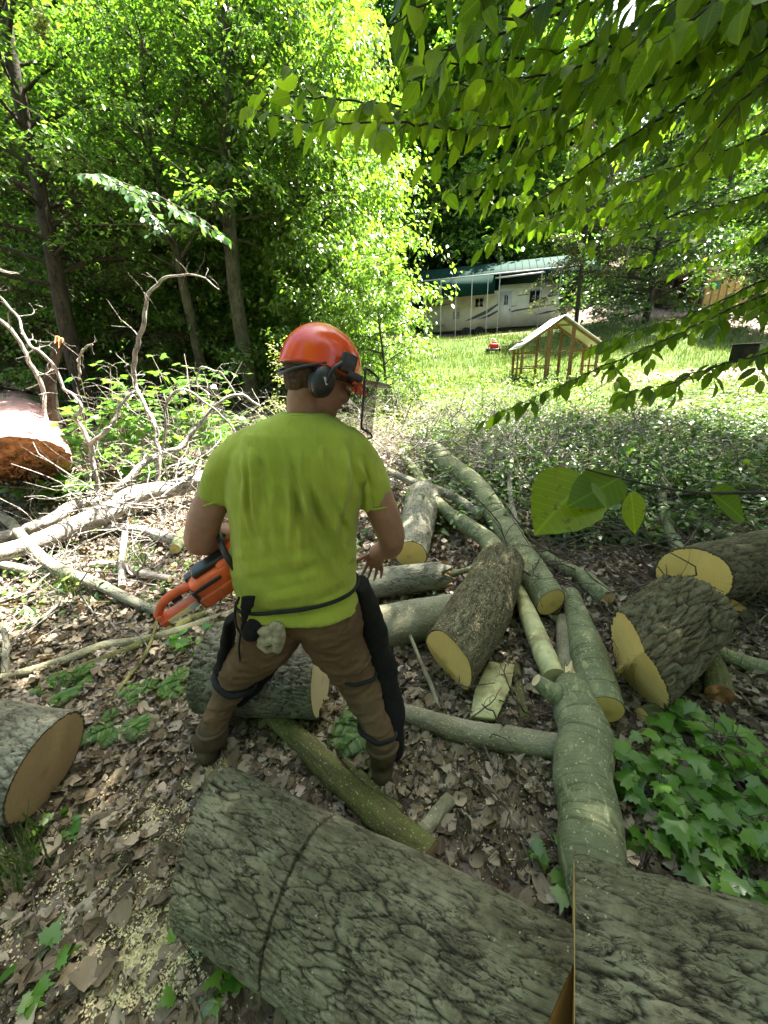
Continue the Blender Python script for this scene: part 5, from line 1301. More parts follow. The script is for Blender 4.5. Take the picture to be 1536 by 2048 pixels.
arms = [
    chain([(475, 925, 1.22, 34), (434, 985, 1.205, 34), (408, 1045, 1.19, 33), (403, 1078, 1.20, 33)]),
    chain([(403, 1080, 1.20, 32), (440, 1078, 1.27, 30), (490, 1062, 1.35, 24), (545, 1050, 1.42, 19)]),
    chain([(712, 925, 1.24, 34), (748, 985, 1.25, 34), (772, 1040, 1.26, 31), (782, 1070, 1.27, 28)]),
    chain([(783, 1074, 1.27, 27), (780, 1092, 1.34, 25), (767, 1100, 1.42, 21), (755, 1104, 1.47, 17)]),
]
# right hand, half curled; each finger its own bent chain rooted in the palm
def finger(a, b_, c, d, r): return capsule([a, b_, c, d], [r, r * .95, r * .85, r * .7], 8, n=10)
hp = at(752, 1108, 1.475)
e1 = unit(at(748, 1134, 1.49) - hp); e2 = unit(np.cross(e1, (0, 1, 0.))); e3 = np.cross(e1, e2)     # down the fingers, across, through the palm
if e2[0] < 0: e2 = -e2
hand = [ellip(hp + e1 * .030, (.040, .042, .017), np.stack([e2, e1, np.cross(e2, e1)], 1))]
cd_ = np.array([-.35, -.75, -.1])
for k, (o_, L, s) in enumerate(((-.030, .070, -.22), (-.010, .078, -.05), (.011, .073, .10), (.030, .058, .26))):
    b0 = hp + e1 * .058 + e2 * o_; d0 = unit(e1 + e2 * s); d1 = unit(d0 + cd_ * .55); d2 = unit(d0 + cd_ * 1.3)
    hand.append(finger(b0, b0 + d0 * L * .42, b0 + d0 * L * .42 + d1 * L * .33, b0 + d0 * L * .42 + d1 * L * .33 + d2 * L * .28, .0088))
tb = hp + e1 * .012 - e2 * .036; td = unit(e1 * .6 - e2 * .9 + cd_ * .4)
hand.append(finger(tb, tb + td * .028, tb + td * .05 + e1 * .004, tb + td * .058 + e1 * .020, .0105))
# left hand closes on the saw's handle in front of the body
hl = J(560, 1050, 1.44)
hand.append(ellip(hl, (.042, .03, .035)))
for k in range(4):
    b0 = hl + (.012, .01 , -.03 + k * .02); hand.append(finger(b0, b0 + (.03, .02, 0), b0 + (.045, -.004, -.004), b0 + (.035, -.022, -.006), .009))
b0 = hl + (-.01, -.01, .03); hand.append(finger(b0, b0 + (.02, -.02, .01), b0 + (.04, -.025, .006), b0 + (.052, -.018, 0), .0105))
torso = [chain([(600, 960, 1.24, 90), (592, 1000, 1.235, 95), (590, 1080, 1.22, 95), (595, 1190, 1.22, 92)], nseg=24),
         chain([(500, 912, 1.23, 34), (605, 900, 1.23, 48), (702, 912, 1.24, 34)], nseg=20)]
for t in torso: t[0][:, 1] = 1.23 + (t[0][:, 1] - 1.23) * .62
legs = [chain([(545, 1255, 1.22, 36), (473, 1345, 1.262, 19), (434, 1435, 1.205, 15), (430, 1455, 1.205, 13)]),
        chain([(660, 1255, 1.22, 36), (722, 1370, 1.21, 20), (759, 1465, 1.115, 15), (763, 1485, 1.10, 13)])]
neck = capsule([neck0 + (0, .01, -.05), neck0 + (.0, .02, .02), hd(0, -.035, -.05), hd(0, -.02, -.01)], [.058, .051, .048, .054], 20, n=14)
weld('body', head_parts + [neck] + arms + torso + legs + hand, .0042, M_SKIN, man, 5)
# eyes
for sx in (-1, 1):
    V, F, A = ellip(hd(.030 * sx, .089, .004), (.012, .009, .008), HR); mk('eye', V, F, plain('eye', (.6, .58, .55), .2, .5, .05), man)
# hair at the nape
def hdisp(V, N): return V + N * (fbm(V * 160, 2) * .0018)[:, None]
weld('hair', [ellip(hd(0, -.028, .012), (.080, .088, .080), HR), ellip(hd(0, -.068, -.028), (.055, .040, .046), HR)], .004, M_HAIR, man, 3, hdisp)

# T-shirt: torso + sleeves as one surface, drawn folds
rings = [(606, 824, 47, .070, 1.235), (604, 834, 62, .080, 1.232), (601, 847, 86, .094, 1.23), (598, 864, 110, .110, 1.228), (595, 900, 130, .128, 1.225), (591, 950, 137, .138, 1.222), (589, 1010, 129, .140, 1.22), (589, 1070, 124, .138, 1.215), (591, 1130, 122, .137, 1.21), (594, 1166, 120, .134, 1.208), (597, 1182, 118, .134, 1.206), (599, 1196, 120, .138, 1.204), (602, 1208, 118, .140, 1.203)]
V = []; ns = 48
a = np.linspace(0, 2 * math.pi, ns, endpoint=False)
for (px, py, hw, bd, Y) in rings:
    c = at(px, py, Y); w = hw * zc(c) / FPX
    ex = .80; ca = np.sign(np.cos(a)) * np.abs(np.cos(a)) ** ex; sa = np.sign(np.sin(a)) * np.abs(np.sin(a)) ** ex
    axx = np.array([1, 0, -.045]); V.append(c + np.outer(w * ca, axx) + np.outer(bd * sa, (0, 1, .0)) + (np.array([0, 0, 1]) * (0)) )
V = np.concatenate(V); nr = len(rings)
# hem and collar curve
i, j = np.meshgrid(np.arange(nr - 1), np.arange(ns), indexing='ij'); j2 = (j + 1) % ns
Fq = np.stack([i * ns + j, i * ns + j2, (i + 1) * ns + j2, (i + 1) * ns + j], -1).reshape(-1, 4)
ct, cb = V[:ns].mean(0), V[-ns:].mean(0)
jj = np.arange(ns); Ft = np.concatenate([np.stack([np.full(ns, nr * ns), (jj + 1) % ns, jj], 1), np.stack([np.full(ns, nr * ns + 1), (nr - 1) * ns + jj, (nr - 1) * ns + (jj + 1) % ns], 1)])
shell = (np.concatenate([V, [ct], [cb]]), [Fq, Ft], {})
def sleeve(pts, nseg=26):
    q = [J(*a) for a in pts]; p, r = smooth_path([x[0] for x in q], [x[1] for x in q], 16)
    T = frames(p)[0]; V, F, A = tube(p, r, nseg); c0 = endcap(V, nseg, 0, 2); c1 = endcap(V, nseg, -1, 3)
    return join([(V, F, {}), (c0[0], c0[1], {}), (c1[0], c1[1], {})])
slv = [sleeve([(560, 893, 1.225, 44), (508, 899, 1.222, 48), (470, 924, 1.215, 44), (446, 960, 1.21, 41), (434, 998, 1.205, 38)]),
       sleeve([(640, 893, 1.235, 44), (688, 899, 1.238, 47), (718, 926, 1.245, 43), (738, 964, 1.25, 40), (749, 1004, 1.255, 37)])]
def folds(V, N):
    c = at(600, 830, 1.2); x = V[:, 0] - c[0]; z = c[2] - V[:, 2]; back = np.clip(-N[:, 1] * 1.5 + .4, 0, 1)
    # long soft folds falling from the shoulder blades, swinging toward the right hip lower down
    ang = x - .10 * z - .42 * np.clip(z - .12, 0, 1) ** 2 * (x > -.15)
    q = np.stack([ang * 17, z * 2.6, 0 * x], 1)
    f = 1 - np.abs(fbm(q + 5, 2)) * 3.2; f = np.clip(f, -.6, 1)
    q2 = np.stack([ang * 38 + 4, z * 5, 0 * x + 3], 1); f2 = fbm(q2, 2)
    env = np.clip(z / .05, 0, 1) * np.clip((.62 - z) / .2, .15, 1)
    gf = np.random.default_rng(3); fl_ = 0
    for k in range(30):
        a0 = gf.uniform(-.20, .20); z0 = gf.uniform(.02, .22); L = gf.uniform(.14, .42); tlt = a0 * -.35 + gf.normal(0, .05) + (.22 if z0 > .12 and a0 > 0 else 0); wd = gf.uniform(.007, .013); am = gf.uniform(.4, 1.1)
        u = (z - z0) / L; line = a0 + tlt * (z - z0) + .012 * np.sin(z * 16 + k); prof = np.exp(-((x - line) / wd) ** 2) - .55 * np.exp(-((x - line - wd * 1.9) / (wd * 1.1)) ** 2)
        fl_ = fl_ + am * prof * np.clip(u * 5, 0, 1) * np.clip((1 - u) * 3, 0, 1)
    # slack horizontal rolls above the belt
    q3 = np.stack([x * 6 + z * 3, z * 26 + x * 5, 0 * x + 9], 1); f3 = fbm(q3, 2); e3 = np.clip((z - .30) / .15, 0, 1)
    d = .0100 * fl_ * back + .0055 * f * env * back + .0035 * f2 * env + .0080 * f3 * e3 + .004 * fbm(V * 14, 2)
    belt = at(595, 1181, 1.2)[2]; d = d - .010 * np.exp(-((V[:, 2] - belt - .02 * (x)) / .012) ** 2)
    return V + N * d[:, None]
weld('t_shirt', [shell] + slv, .0048, M_SHIRT, man, 9, folds)
# neck rib of the collar, sleeve hems
cc = at(606, 829, 1.238)
def ring(c, U, Rx, Ry, r, e1_, e2_, n=40, seg=8, a0=0, a1=2 * math.pi):
    t = np.linspace(a0, a1, n); P = c + np.outer(np.cos(t) * Rx, e1_) + np.outer(np.sin(t) * Ry, e2_); return tube(P, np.full(n, r), seg)
V, F, A = ring(cc + (0, 0, -.004), None, .071, .068, .0065, np.array([1, 0, -.06]), np.array([.0, 1, -.12])); mk('collar', V, F, M_SHIRT, man)

for q in ((431, 998, 1.204, 36.5, (424, 985, 1.204)), (750, 1004, 1.255, 36, (748, 985, 1.252))):
    c = at(*q[:3]); r = q[3] * zc(c) / FPX; ax_ = unit(c - at(*q[4])); e1_ = unit(np.cross(ax_, (0, 1, 0))); e2_ = np.cross(ax_, e1_)
    V, F, A = ring(c, None, r * .99, r * .99, .0042, e1_, e2_); mk('sleeve_hem', V, F, M_SHIRT, bpy.data.objects['t_shirt'])
# trousers
def tdisp(V, N):
    z = V[:, 2]; return V + N * (.009 * fbm(V * (9, 9, 17), 3) + .005 * (1 - np.abs(fbm(V * (14, 14, 22) + 8, 2)) * 4).clip(-.3, 1) + .004 * np.clip(.35 - z, 0, .3) * 6 * fbm(V * (12, 12, 40) + 4, 2))[:, None]
tro = [chain([(548, 1215, 1.215, 72), (540, 1270, 1.22, 60), (505, 1318, 1.25, 43), (472, 1352, 1.265, 34), (450, 1400, 1.24, 27), (430, 1445, 1.205, 24), (427, 1466, 1.20, 25)], nseg=24),
       chain([(655, 1215, 1.215, 70), (668, 1275, 1.22, 60), (698, 1325, 1.22, 46), (722, 1375, 1.21, 38), (742, 1428, 1.15, 30), (762, 1480, 1.10, 25), (765, 1502, 1.10, 26)], nseg=24),
       ellip(at(602, 1212, 1.215), (.205, .135, .10), n=24), ellip(at(560, 1240, 1.19), (.10, .11, .09), n=20), ellip(at(648, 1240, 1.19), (.10, .11, .09), n=20)]
weld('trousers', tro, .0052, M_TROU, man, 8, tdisp)
# boots
def boot(px, py, Y, dx, ank, name='boot'):
    ank = at(*ank)
    heel = ground(px, py); heel = np.array([heel[0], heel[1], Hs(heel[0], heel[1]) + .0]); f = unit((dx, 1, 0)); s = np.cross(f, (0, 0, 1.))
    B = np.stack([s, f, [0, 0, 1]], 1); q = lambda x, y, z: heel + B @ np.array([x, y, z])
    up = [ellip(q(0, .035, .055), (.043, .055, .052), B), ellip(q(0, .10, .060), (.044, .075, .05), B), ellip(q(0, .175, .048), (.050, .068, .042), B), ellip(q(0, .215, .042), (.046, .05, .036), B),
          capsule([q(0, .045, .06), q(0, .04, .12), ank - (0, 0, .03), ank + (0, 0, .015)], [.045, .047, .053, .057], 20)]
    o = weld(name, up, .005, M_BOOT, man, 5, lambda V, N: V + N * (.002 * fbm(V * 30, 2))[:, None])
    V, F, A = join([ellip(q(0, .05, .012), (.043, .058, .016), B, 20), ellip(q(0, .16, .012), (.050, .085, .014), B, 20), box(q(0, .10, .011), (.07, .12, .022), B, .006)]); mk('sole', V, F, M_BLACK, o)
    V, F, A = join([tube(ank + (0, 0, .02) + np.stack([np.cos(t := np.linspace(0, 6.283, 24)) * .056, np.sin(t) * .056, 0 * t], 1) @ B.T, np.full(24, .010), 8)]); mk('boot_collar', V, F, M_BOOT, o)
boot(415, 1536, 1.2, -.10, (427, 1462, 1.20)); boot(764, 1578, 1.08, .10, (765, 1496, 1.10))
# chaps: stiff panels over the front and outside of each leg, with straps behind
def panel(pts, depth, seg=20, name='chap_panel', mat=M_CHAP):
    q = [J(*a) for a in pts]; P, R = smooth_path([x[0] for x in q], [x[1] for x in q], 30); T, N, B = frames(P)
    V = []; a = np.linspace(0, 2 * math.pi, seg, endpoint=False)
    for k in range(30):
        wob = 1 + .10 * math.sin(k * .9) * (k > 8)
        V.append(P[k] + np.outer(np.cos(a) * R[k] * wob, (1, 0, .0)) + np.outer(np.sin(a) * depth, (0, 1, 0)))
    V = np.concatenate(V); i, j = np.meshgrid(np.arange(29), np.arange(seg), indexing='ij'); j2 = (j + 1) % seg
    Fq = np.stack([i * seg + j, i * seg + j2, (i + 1) * seg + j2, (i + 1) * seg + j], -1).reshape(-1, 4)
    c0 = endcap(V, seg, 0, 2); c1 = endcap(V, seg, -1, 2)
    return join([(V, Fq, {}), (c0[0], c0[1], {}), (c1[0], c1[1], {})])
ch = [panel([(722, 1165, 1.24, 16), (733, 1215, 1.26, 26), (748, 1280, 1.28, 32), (764, 1345, 1.27, 32), (778, 1410, 1.21, 29), (786, 1460, 1.16, 25), (790, 1496, 1.14, 17)], .062),
      panel([(462, 1235, 1.27, 10), (456, 1280, 1.29, 14), (446, 1330, 1.30, 16), (436, 1352, 1.30, 12)], .05), panel([(556, 1300, 1.30, 20), (530, 1345, 1.31, 22), (500, 1385, 1.30, 18), (482, 1405, 1.28, 10)], .03)]
weld('chaps', ch, .005, M_CHAP, man, 4, lambda V, N: V + N * (.006 * fbm(V * (16, 16, 12), 3))[:, None])
def strap(c, r_px, Y, drop, th=.007, tilt=0.0):
    p, r = J(c[0], c[1], Y, r_px); t = np.linspace(0, 2 * math.pi, 40)
    P = p + np.stack([np.cos(t) * r, np.sin(t) * r * .95, -np.sin(t) * drop + np.cos(t) * tilt + .004 * np.sin(t * 5)], 1)
    V, F, A = tube(P, np.full(40, th), 8); mk('strap', V, F, M_STRAP, man)
strap((470, 1358), 36, 1.262, -.012, .014, -.03); strap((707, 1340), 44, 1.215, .01, .008, -.02); strap((755, 1458), 35, 1.125, .01, .010, -.02)
# belt
t = np.linspace(0, 2 * math.pi, 80); cb = at(596, 1180, 1.206); w = 121 * zc(cb) / FPX
P = cb + np.stack([np.sign(np.cos(t)) * np.abs(np.cos(t)) ** .8 * w, np.sign(np.sin(t)) * np.abs(np.sin(t)) ** .8 * .140, .026 * np.cos(t) - .006 * np.sin(t)], 1)
P[:, 0] += 0
V, F, A = tube(P, np.full(80, .0065), 8); V[:, 2] = V[:, 2]; mk('belt', V, F, M_STRAP, man)
# pouch and loose strap at the left hip
V, F, A = panel([(497, 1193, 1.055, 14), (494, 1212, 1.05, 13), (489, 1236, 1.05, 7), (486, 1250, 1.05, 2)], .006); mk('belt_flap', V, F, M_CHAP, man)
V, F, A = weld_src = join([ellip(at(502, 1262, 1.09), (.034, .03, .04)), ellip(at(512, 1248, 1.09), (.03, .025, .03))]); mk('pouch', V, F, M_CHAP, man)
for k, pts in enumerate(([(478, 1195, 1.07), (470, 1225, 1.09), (478, 1262, 1.09), (500, 1280, 1.08)], [(484, 1250, 1.07), (478, 1300, 1.13), (486, 1350, 1.19)])):
    p, r = smooth_path([at(*q) for q in pts], [.004] * len(pts), 20); V, F, A = tube(p, r, 6); mk('strap', V, F, M_STRAP, man)
# gloves hanging from the belt
gl = thing('work_gloves', at(545, 1275, 1.07), 'pair of dirty pale work gloves hanging from the worker\'s left hip', 'gloves')
gparts = [ellip(at(535, 1262, 1.075), (.034, .020, .022)), ellip(at(528, 1280, 1.07), (.022, .016, .020)), chain([(530, 1285, 1.07, 9), (545, 1278, 1.06, 9), (558, 1262, 1.06, 8)], 10), chain([(540, 1255, 1.07, 9), (556, 1252, 1.06, 10), (562, 1270, 1.055, 10), (556, 1300, 1.055, 7)], 10), chain([(545, 1262, 1.06, 7), (552, 1280, 1.055, 8), (549, 1300, 1.055, 6)], 10), chain([(520, 1290, 1.075, 6), (536, 1300, 1.07, 7), (548, 1296, 1.065, 6)], 10)]
weld('glove', gparts, .0032, M_GLOVE, gl, 3, lambda V, N: V + N * (.003 * fbm(V * 60, 2))[:, None])

# helmet: shell, brim, painted highlight stripe, ear defenders, visor
hel_c = hd(0, -.004, .040); hel = thing('x', (0, 0, 0), '', ''); bpy.data.objects.remove(hel)
nth, nph = 26, 64
th = np.linspace(.02, 1.0, nth); ph = np.linspace(0, 2 * math.pi, nph, endpoint=False)
HS = .94
def hshell(off=0.0, t0=.02, t1=1.0, phr=None, grow=0.0):
    V = []
    phs = ph if phr is None else np.linspace(phr[0], phr[1], nph)
    for tt in np.linspace(t0, t1, nth):
        pol = tt * math.pi * .56
        for q in phs:
            x = math.sin(pol) * math.sin(q); y = math.sin(pol) * math.cos(q); z = math.cos(pol)
            rx, ry, rz = .104 + off, .127 + off, .112 + off
            p = np.array([x * rx, y * ry, z * rz])
            edge = max(0, tt - .86) / .14
            front = max(0, math.cos(q)) ** 3
            p[1] += edge * front * .052; p[2] -= edge * (front * .012 + (max(0, -math.cos(q)) ** 2) * .022)
            p[0] *= 1 + edge * .05; p[1] *= 1 + edge * (.03 if math.cos(q) < 0 else 0)
            cr = math.exp(-(p[0] / .020) ** 2) * .006 * (1 - edge) + math.exp(-((abs(p[0]) - .055) / .008) ** 2) * -.002 * (1 - edge)
            p[2] += cr * z; V.append(p)
    return np.array(V)
def hgrid(V, closed=True):
    i, j = np.meshgrid(np.arange(nth - 1), np.arange(nph if closed else nph - 1), indexing='ij'); j2 = (j + 1) % nph
    return np.stack([i * nph + j, (i + 1) * nph + j, (i + 1) * nph + j2, i * nph + j2], -1).reshape(-1, 4)
Vo = hshell(); Vi = hshell(-.004); F = hgrid(Vo)
n = len(Vo); rim = np.stack([(nth - 1) * nph + np.arange(nph), n + (nth - 1) * nph + np.arange(nph), n + (nth - 1) * nph + (np.arange(nph) + 1) % nph, (nth - 1) * nph + (np.arange(nph) + 1) % nph], 1)
capo = np.stack([np.zeros(nph - 2, int), np.arange(1, nph - 1), np.arange(2, nph)], 1)
VV = np.concatenate([Vo, Vi]) * 1.0 @ HR.T + hel_c
helm = mk('helmet', VV, [capo, np.concatenate([F, F[:, ::-1] + n, rim])], M_HELM, man)
# orange yellow stripe over the crown: a sky highlight put into the colour
sv = []; si = []
for k, tt in enumerate(np.linspace(-.86, .80, 40)):
    pol = tt * math.pi * .56
    for xx in (-.022, -.012, 0, .012, .022):
        y = math.sin(pol); z = math.cos(pol); s = math.sqrt(max(0, 1 - (xx / .118) ** 2)); crr = math.exp(-(xx / .020) ** 2) * .006
        sv.append((xx - .035, y * .142 * s + 0, z * (.122 + .0012) * s * math.sqrt(1 - (.035 / .118) ** 2) + .0012 + .0)); 
sv = np.array(sv); ii, jj_ = np.meshgrid(np.arange(39), np.arange(4), indexing='ij')
# project the painted highlight stripe onto the shell surface
d = sv / np.array([.104, .127, .112]); d = d / np.linalg.norm(d, axis=1)[:, None]; sv = d * (np.array([.104, .127, .112]) + .0016)
mk('streak', sv @ HR.T + hel_c, np.stack([ii * 5 + jj_, ii * 5 + jj_ + 1, (ii + 1) * 5 + jj_ + 1, (ii + 1) * 5 + jj_], -1).reshape(-1, 4), M_HELM_HI, helm)
# inner suspension band seen at the nape
t = np.linspace(0, 2 * math.pi, 50); P = np.stack([np.sin(t) * .092, np.cos(t) * .108 - .004, -.018 + .012 * np.cos(t)], 1) @ HR.T + hel_c
V, F, A = tube(P, np.full(50, .010), 8); mk('head_band', V, F, plain('grey suspension band', (.10, .10, .10), .6), helm)
P = np.stack([[.10, -.03, -.01], [.07, -.10, -.055], [0, -.118, -.075], [-.07, -.10, -.055], [-.10, -.03, -.01]]) @ HR.T + hel_c
p, r = smooth_path(P, [.006] * 5, 24); V, F, A = tube(p, r, 6); mk('nape_strap', V, F, M_BLACK, helm)
for sx in (1, -1):
    B = HR; c = hel_c + HR @ np.array([sx * .098, -.022, -.062])
    V, F, A = join([ellip(c, (.026, .036, .047), B, 24, 14), ellip(c - HR @ np.array([sx * .018, 0, 0]), (.018, .038, .048), B, 24, 14)]); cup = mk('ear_muff', V, F, M_BLACK, helm)
    p, r = smooth_path([c + HR @ np.array([sx * .022, 0, -.005]), c + HR @ np.array([sx * .034, .004, .035]), hel_c + HR @ np.array([sx * .128, .012, .012])], [.006, .006, .008], 14); V, F, A = tube(p, r, 8); mk('muff_arm', V, F, M_BLACK, cup)
    V, F, A = box(c + HR @ np.array([sx * .0262, -.004, .0]), (.003, .006, .022), HR @ np.array([[1, 0, 0], [0, .8, -.6], [0, .6, .8]]), .001); mk('muff_mark', V, F, plain('pale mark', (.5, .5, .48)), cup)
    V, F, A = join([box(hel_c + HR @ np.array([sx * .128, .022, .008]), (.018, .048, .055), HR, .006), box(hel_c + HR @ np.array([sx * .132, .052, -.018]), (.014, .05, .022), HR, .005)]); mk('visor_hinge', V, F, M_BLACK, helm)
# mesh visor swung a little out from the face
m, nt, out = newmat('black visor mesh'); b = NB(nt)
d_ = b.n('BsdfPrincipled'); d_.inputs['Base Color'].default_value = (.015, .015, .015, 1); tp_ = b.n('BsdfTransparent'); mxs = b.n('MixShader'); mxs.inputs[0].default_value = .45
b.l(tp_.outputs[0], mxs.inputs[1]); b.l(d_.outputs[0], mxs.inputs[2]); b.l(mxs.outputs[0], out.inputs[0]); M_MESHV = m
vs = []; nu, nv2 = 24, 14
for i_ in range(nv2):
    h_ = i_ / (nv2 - 1)
    for j_ in range(nu):
        an = math.radians(-74 + 148 * j_ / (nu - 1)); rr_ = .150 - .012 * h_
        vs.append((math.sin(an) * rr_ * .92, math.cos(an) * rr_ + .035 + .055 * h_, .018 - .185 * h_ * (1 - .10 * abs(math.sin(an)))))
vs = np.array(vs) @ HR.T + hel_c
i, j = np.meshgrid(np.arange(nv2 - 1), np.arange(nu - 1), indexing='ij')
vis = mk('visor', vs, np.stack([i * nu + j, i * nu + j + 1, (i + 1) * nu + j + 1, (i + 1) * nu + j], -1).reshape(-1, 4), M_MESHV, helm)
loop = np.concatenate([vs[:nu], vs[nu - 1::nu], vs[-nu:][::-1], vs[::nu][::-1]])
k_ = [0]
for q in range(1, len(loop)):
    if np.linalg.norm(loop[q] - loop[k_[-1]]) > .004: k_.append(q)
V, F, A = tube(loop[k_], np.full(len(k_), .0038), 6); mk('visor_frame', V, F, M_BLACK, vis)
V, F, A = ellip(hel_c + HR @ np.array([.02, .195, .012]), (.075, .035, .005), HR, 24, 10); mk('visor_peak', V, F, plain('pale green translucent peak', (.45, .60, .38), .2, .5, .1), helm)
# glasses
for sx in (-1, 1):
    t = np.linspace(0, 2 * math.pi, 30); c = hd(.032 * sx, .108, .002)
    V, F, A = tube(c + np.stack([np.cos(t) * .026, 0 * t - .006 * np.cos(t) ** 2, np.sin(t) * .019], 1) @ HR.T, np.full(30, .0018), 6); mk('glasses', V, F, M_BLACK, man)
p, r = smooth_path([hd(.060, .100, .006), hd(.078, .05, .008), hd(.082, -.01, .0)], [.0018] * 3, 10); V, F, A = tube(p, r, 6); mk('glasses', V, F, M_BLACK, man)

# ------------------------------------------------------------------ chainsaw held at the left hip
M_ORG = plain('orange saw housing', (.72, .11, .02), .38, .5, .12, 20, .05, dirt=((.30, .08, .03), 9))
M_ORGD = plain('dusty orange saw handle', (.58, .10, .03), .5, .4, .2, 25, .1, dirt=((.28, .16, .08), 12))
M_LABW = plain('cream decal', (.62, .55, .30), .5); M_LABG = plain('grey decal', (.45, .46, .46), .5)
sA = at(312, 1232, 1.10); sB = at(478, 1122, 1.22)
sx_ = unit(sB - sA); sz_ = unit(np.array([0, 0, 1.]) - sx_ * sx_[2]); sz_ = unit(sz_ + np.array([0, -.25, 0])); sz_ = unit(sz_ - sx_ * np.dot(sz_, sx_)); sy_ = np.cross(sz_, sx_)
SR = np.stack([sx_, sy_, sz_], 1); saw = thing('chainsaw', sB, 'orange chainsaw tucked under the worker\'s left arm, its rear handle pointing down left', 'chainsaw')
Ls = np.linalg.norm(sB - sA); sq = lambda x, y, z: sA + SR @ np.array([x, y, z]); print('saw', Ls)
V, F, A = join([box(sq(.225, 0, .0), (.15, .11, .105), SR, .018), box(sq(.31, 0, .005), (.12, .10, .12), SR, .02), box(sq(.17, .0, .022), (.05, .085, .05), SR, .012), box(sq(.21, -.045, -.03), (.13, .03, .05), SR, .01)]); body = mk('housing', V, F, M_ORG, saw)
V, F, A = join([box(sq(.235, 0, .062), (.12, .055, .022), SR, .008), box(sq(.165, .02, .045), (.05, .035, .018), SR, .006)]); mk('air_filter_cover', V, F, M_BLACK, saw)
V, F, A = join([box(sq(.148, 0, -.01), (.012, .11, .08), SR, .004), box(sq(.20, -.058, .03), (.10, .006, .012), SR, .002)]); mk('rubber_trim', V, F, M_BLACK, saw)
hnd = [capsule([sq(.005, 0, -.002), sq(.05, 0, .030), sq(.10, 0, .036), sq(.155, 0, .022)], [.013, .015, .015, .018], 12), box(sq(.072, -.005, -.030), (.150, .050, .028), SR, .008), box(sq(.008, -.002, -.018), (.022, .045, .042), SR, .008)]
V, F, A = join(hnd); hdl = mk('rear_handle', V, F, M_ORGD, saw)
V, F, A = box(sq(.075, -.0308, -.030), (.10, .002, .020), SR, .0008); mk('label', V, F, M_LABW, hdl)
V, F, A = box(sq(.115, -.0318, -.028), (.030, .002, .022), SR, .0008); mk('label', V, F, M_LABG, hdl)
V, F, A = box(sq(.085, 0, .012), (.035, .012, .018), SR, .004); mk('throttle_trigger', V, F, M_BLACK, hdl)
p, r = smooth_path([sq(.30, -.065, -.05), sq(.30, -.075, .02), sq(.31, -.05, .10), sq(.32, .03, .115), sq(.32, .07, .05), sq(.31, .065, -.04)], [.010] * 6, 30); V, F, A = tube(p, r, 10); mk('front_handle', V, F, M_BLACK, saw)
V, F, A = join([box(sq(.60, .03, .0), (.45, .006, .075), SR, .002), ellip(sq(.825, .03, 0), (.04, .003, .0375), SR)]); bar = mk('guide_bar', V, F, plain('steel guide bar', (.42, .42, .42), .35, .5, .15, 20, 0, .9), saw)
t = np.concatenate([np.linspace(0, .42, 30), np.linspace(.42, 0, 30)]); zz = np.concatenate([np.full(30, .040), np.full(30, -.040)]); V, F, A = tube(np.array([sq(.40 + q, .03, w_) for q, w_ in zip(t, zz)]), np.full(60, .0045), 6); mk('chain', V, F, M_BLACK, bar)
# ------------------------------------------------------------------ trailer under its carport
M_CREAM = plain('cream trailer wall', (.70, .68, .58), .5, .4, .05, 3, 0, dirt=((.54, .52, .43), 1.5))
M_TRIMW = plain('white trim', (.66, .66, .63), .5); M_DKGL = plain('dark window glass', (.015, .017, .02), .08, .8, .1)
M_GREENM = plain('dark green roofing metal', (.004, .028, .019), .8, .08, .12, 4); M_STEELW = plain('white steel post', (.42, .43, .42), .5)
M_STRIPE = plain('dark swoosh decal', (.06, .075, .08), .5); M_TYRE = plain('black tyre', (.02, .02, .02), .8); M_RIM = plain('grey wheel rim', (.35, .35, .35), .4, .5, .1, 8, 0, .5); M_UNDERB = plain('dark chassis', (.03, .028, .025), .8)
rvL = at(846, 668, 31.0); rvR = at(1118, 641, 28.6); zb = (rvL[2] + rvR[2]) / 2 - .05; print('rv', rvL, rvR)
rvL[2] = rvR[2] = zb; ru = unit(rvR - rvL); rL = np.linalg.norm(rvR - rvL); rn = unit(np.cross(ru, (0, 0, 1.)))
if rn[1] > 0: rn = -rn
RVR = np.stack([ru, rn, [0, 0, 1.]], 1)
rq = lambda s, v, h: rvL + RVR @ np.array([s, v, h])
rv = thing('travel_trailer', rq(rL / 2, 0, -.5), 'long cream travel trailer with dark swoosh stripes parked under the green carport', 'trailer')
def prism(outline, v0, v1):
    """outline in (s, h), extruded between depths v0..v1"""
    n = len(outline); V = [rq(s, v0, h) for s, h in outline] + [rq(s, v1, h) for s, h in outline]
    bm = bmesh.new(); vs_ = [bm.verts.new(Vector(v)) for v in V]
    bm.faces.new(vs_[:n]); bm.faces.new(vs_[n:][::-1])
    for k in range(n): bm.faces.new((vs_[k], vs_[n + k], vs_[n + (k + 1) % n], vs_[(k + 1) % n]))
    bmesh.ops.recalc_face_normals(bm, faces=bm.faces[:]); bmesh.ops.triangulate(bm, faces=bm.faces[:]); bm.verts.ensure_lookup_table()
    V = np.array([v.co[:] for v in bm.verts]); F = np.array([[v.index for v in f.verts] for f in bm.faces]); bm.free(); return V, F, {}
k = rL / 10.0
V, F, A = prism([(0, 0), (rL * .985, 0), (rL, .35), (rL * .985, 1.7), (rL * .965, 2.55), (rL * .57, 2.62), (rL * .57, 2.30), (.15, 2.25), (0, 1.9)], 0, -2.4); mk('wall', V, F, M_CREAM, rv, smooth=False)
V, F, A = prism([(0, -.02), (rL * .98, -.02), (rL * .98, -.30), (0, -.30)], -.15, -2.2); mk('underbody', V, F, M_UNDERB, rv, smooth=False)
def rect(s0, s1, h0, h1, v, th=.03): return prism([(s0, h0), (s1, h0), (s1, h1), (s0, h1)], v + th, v)
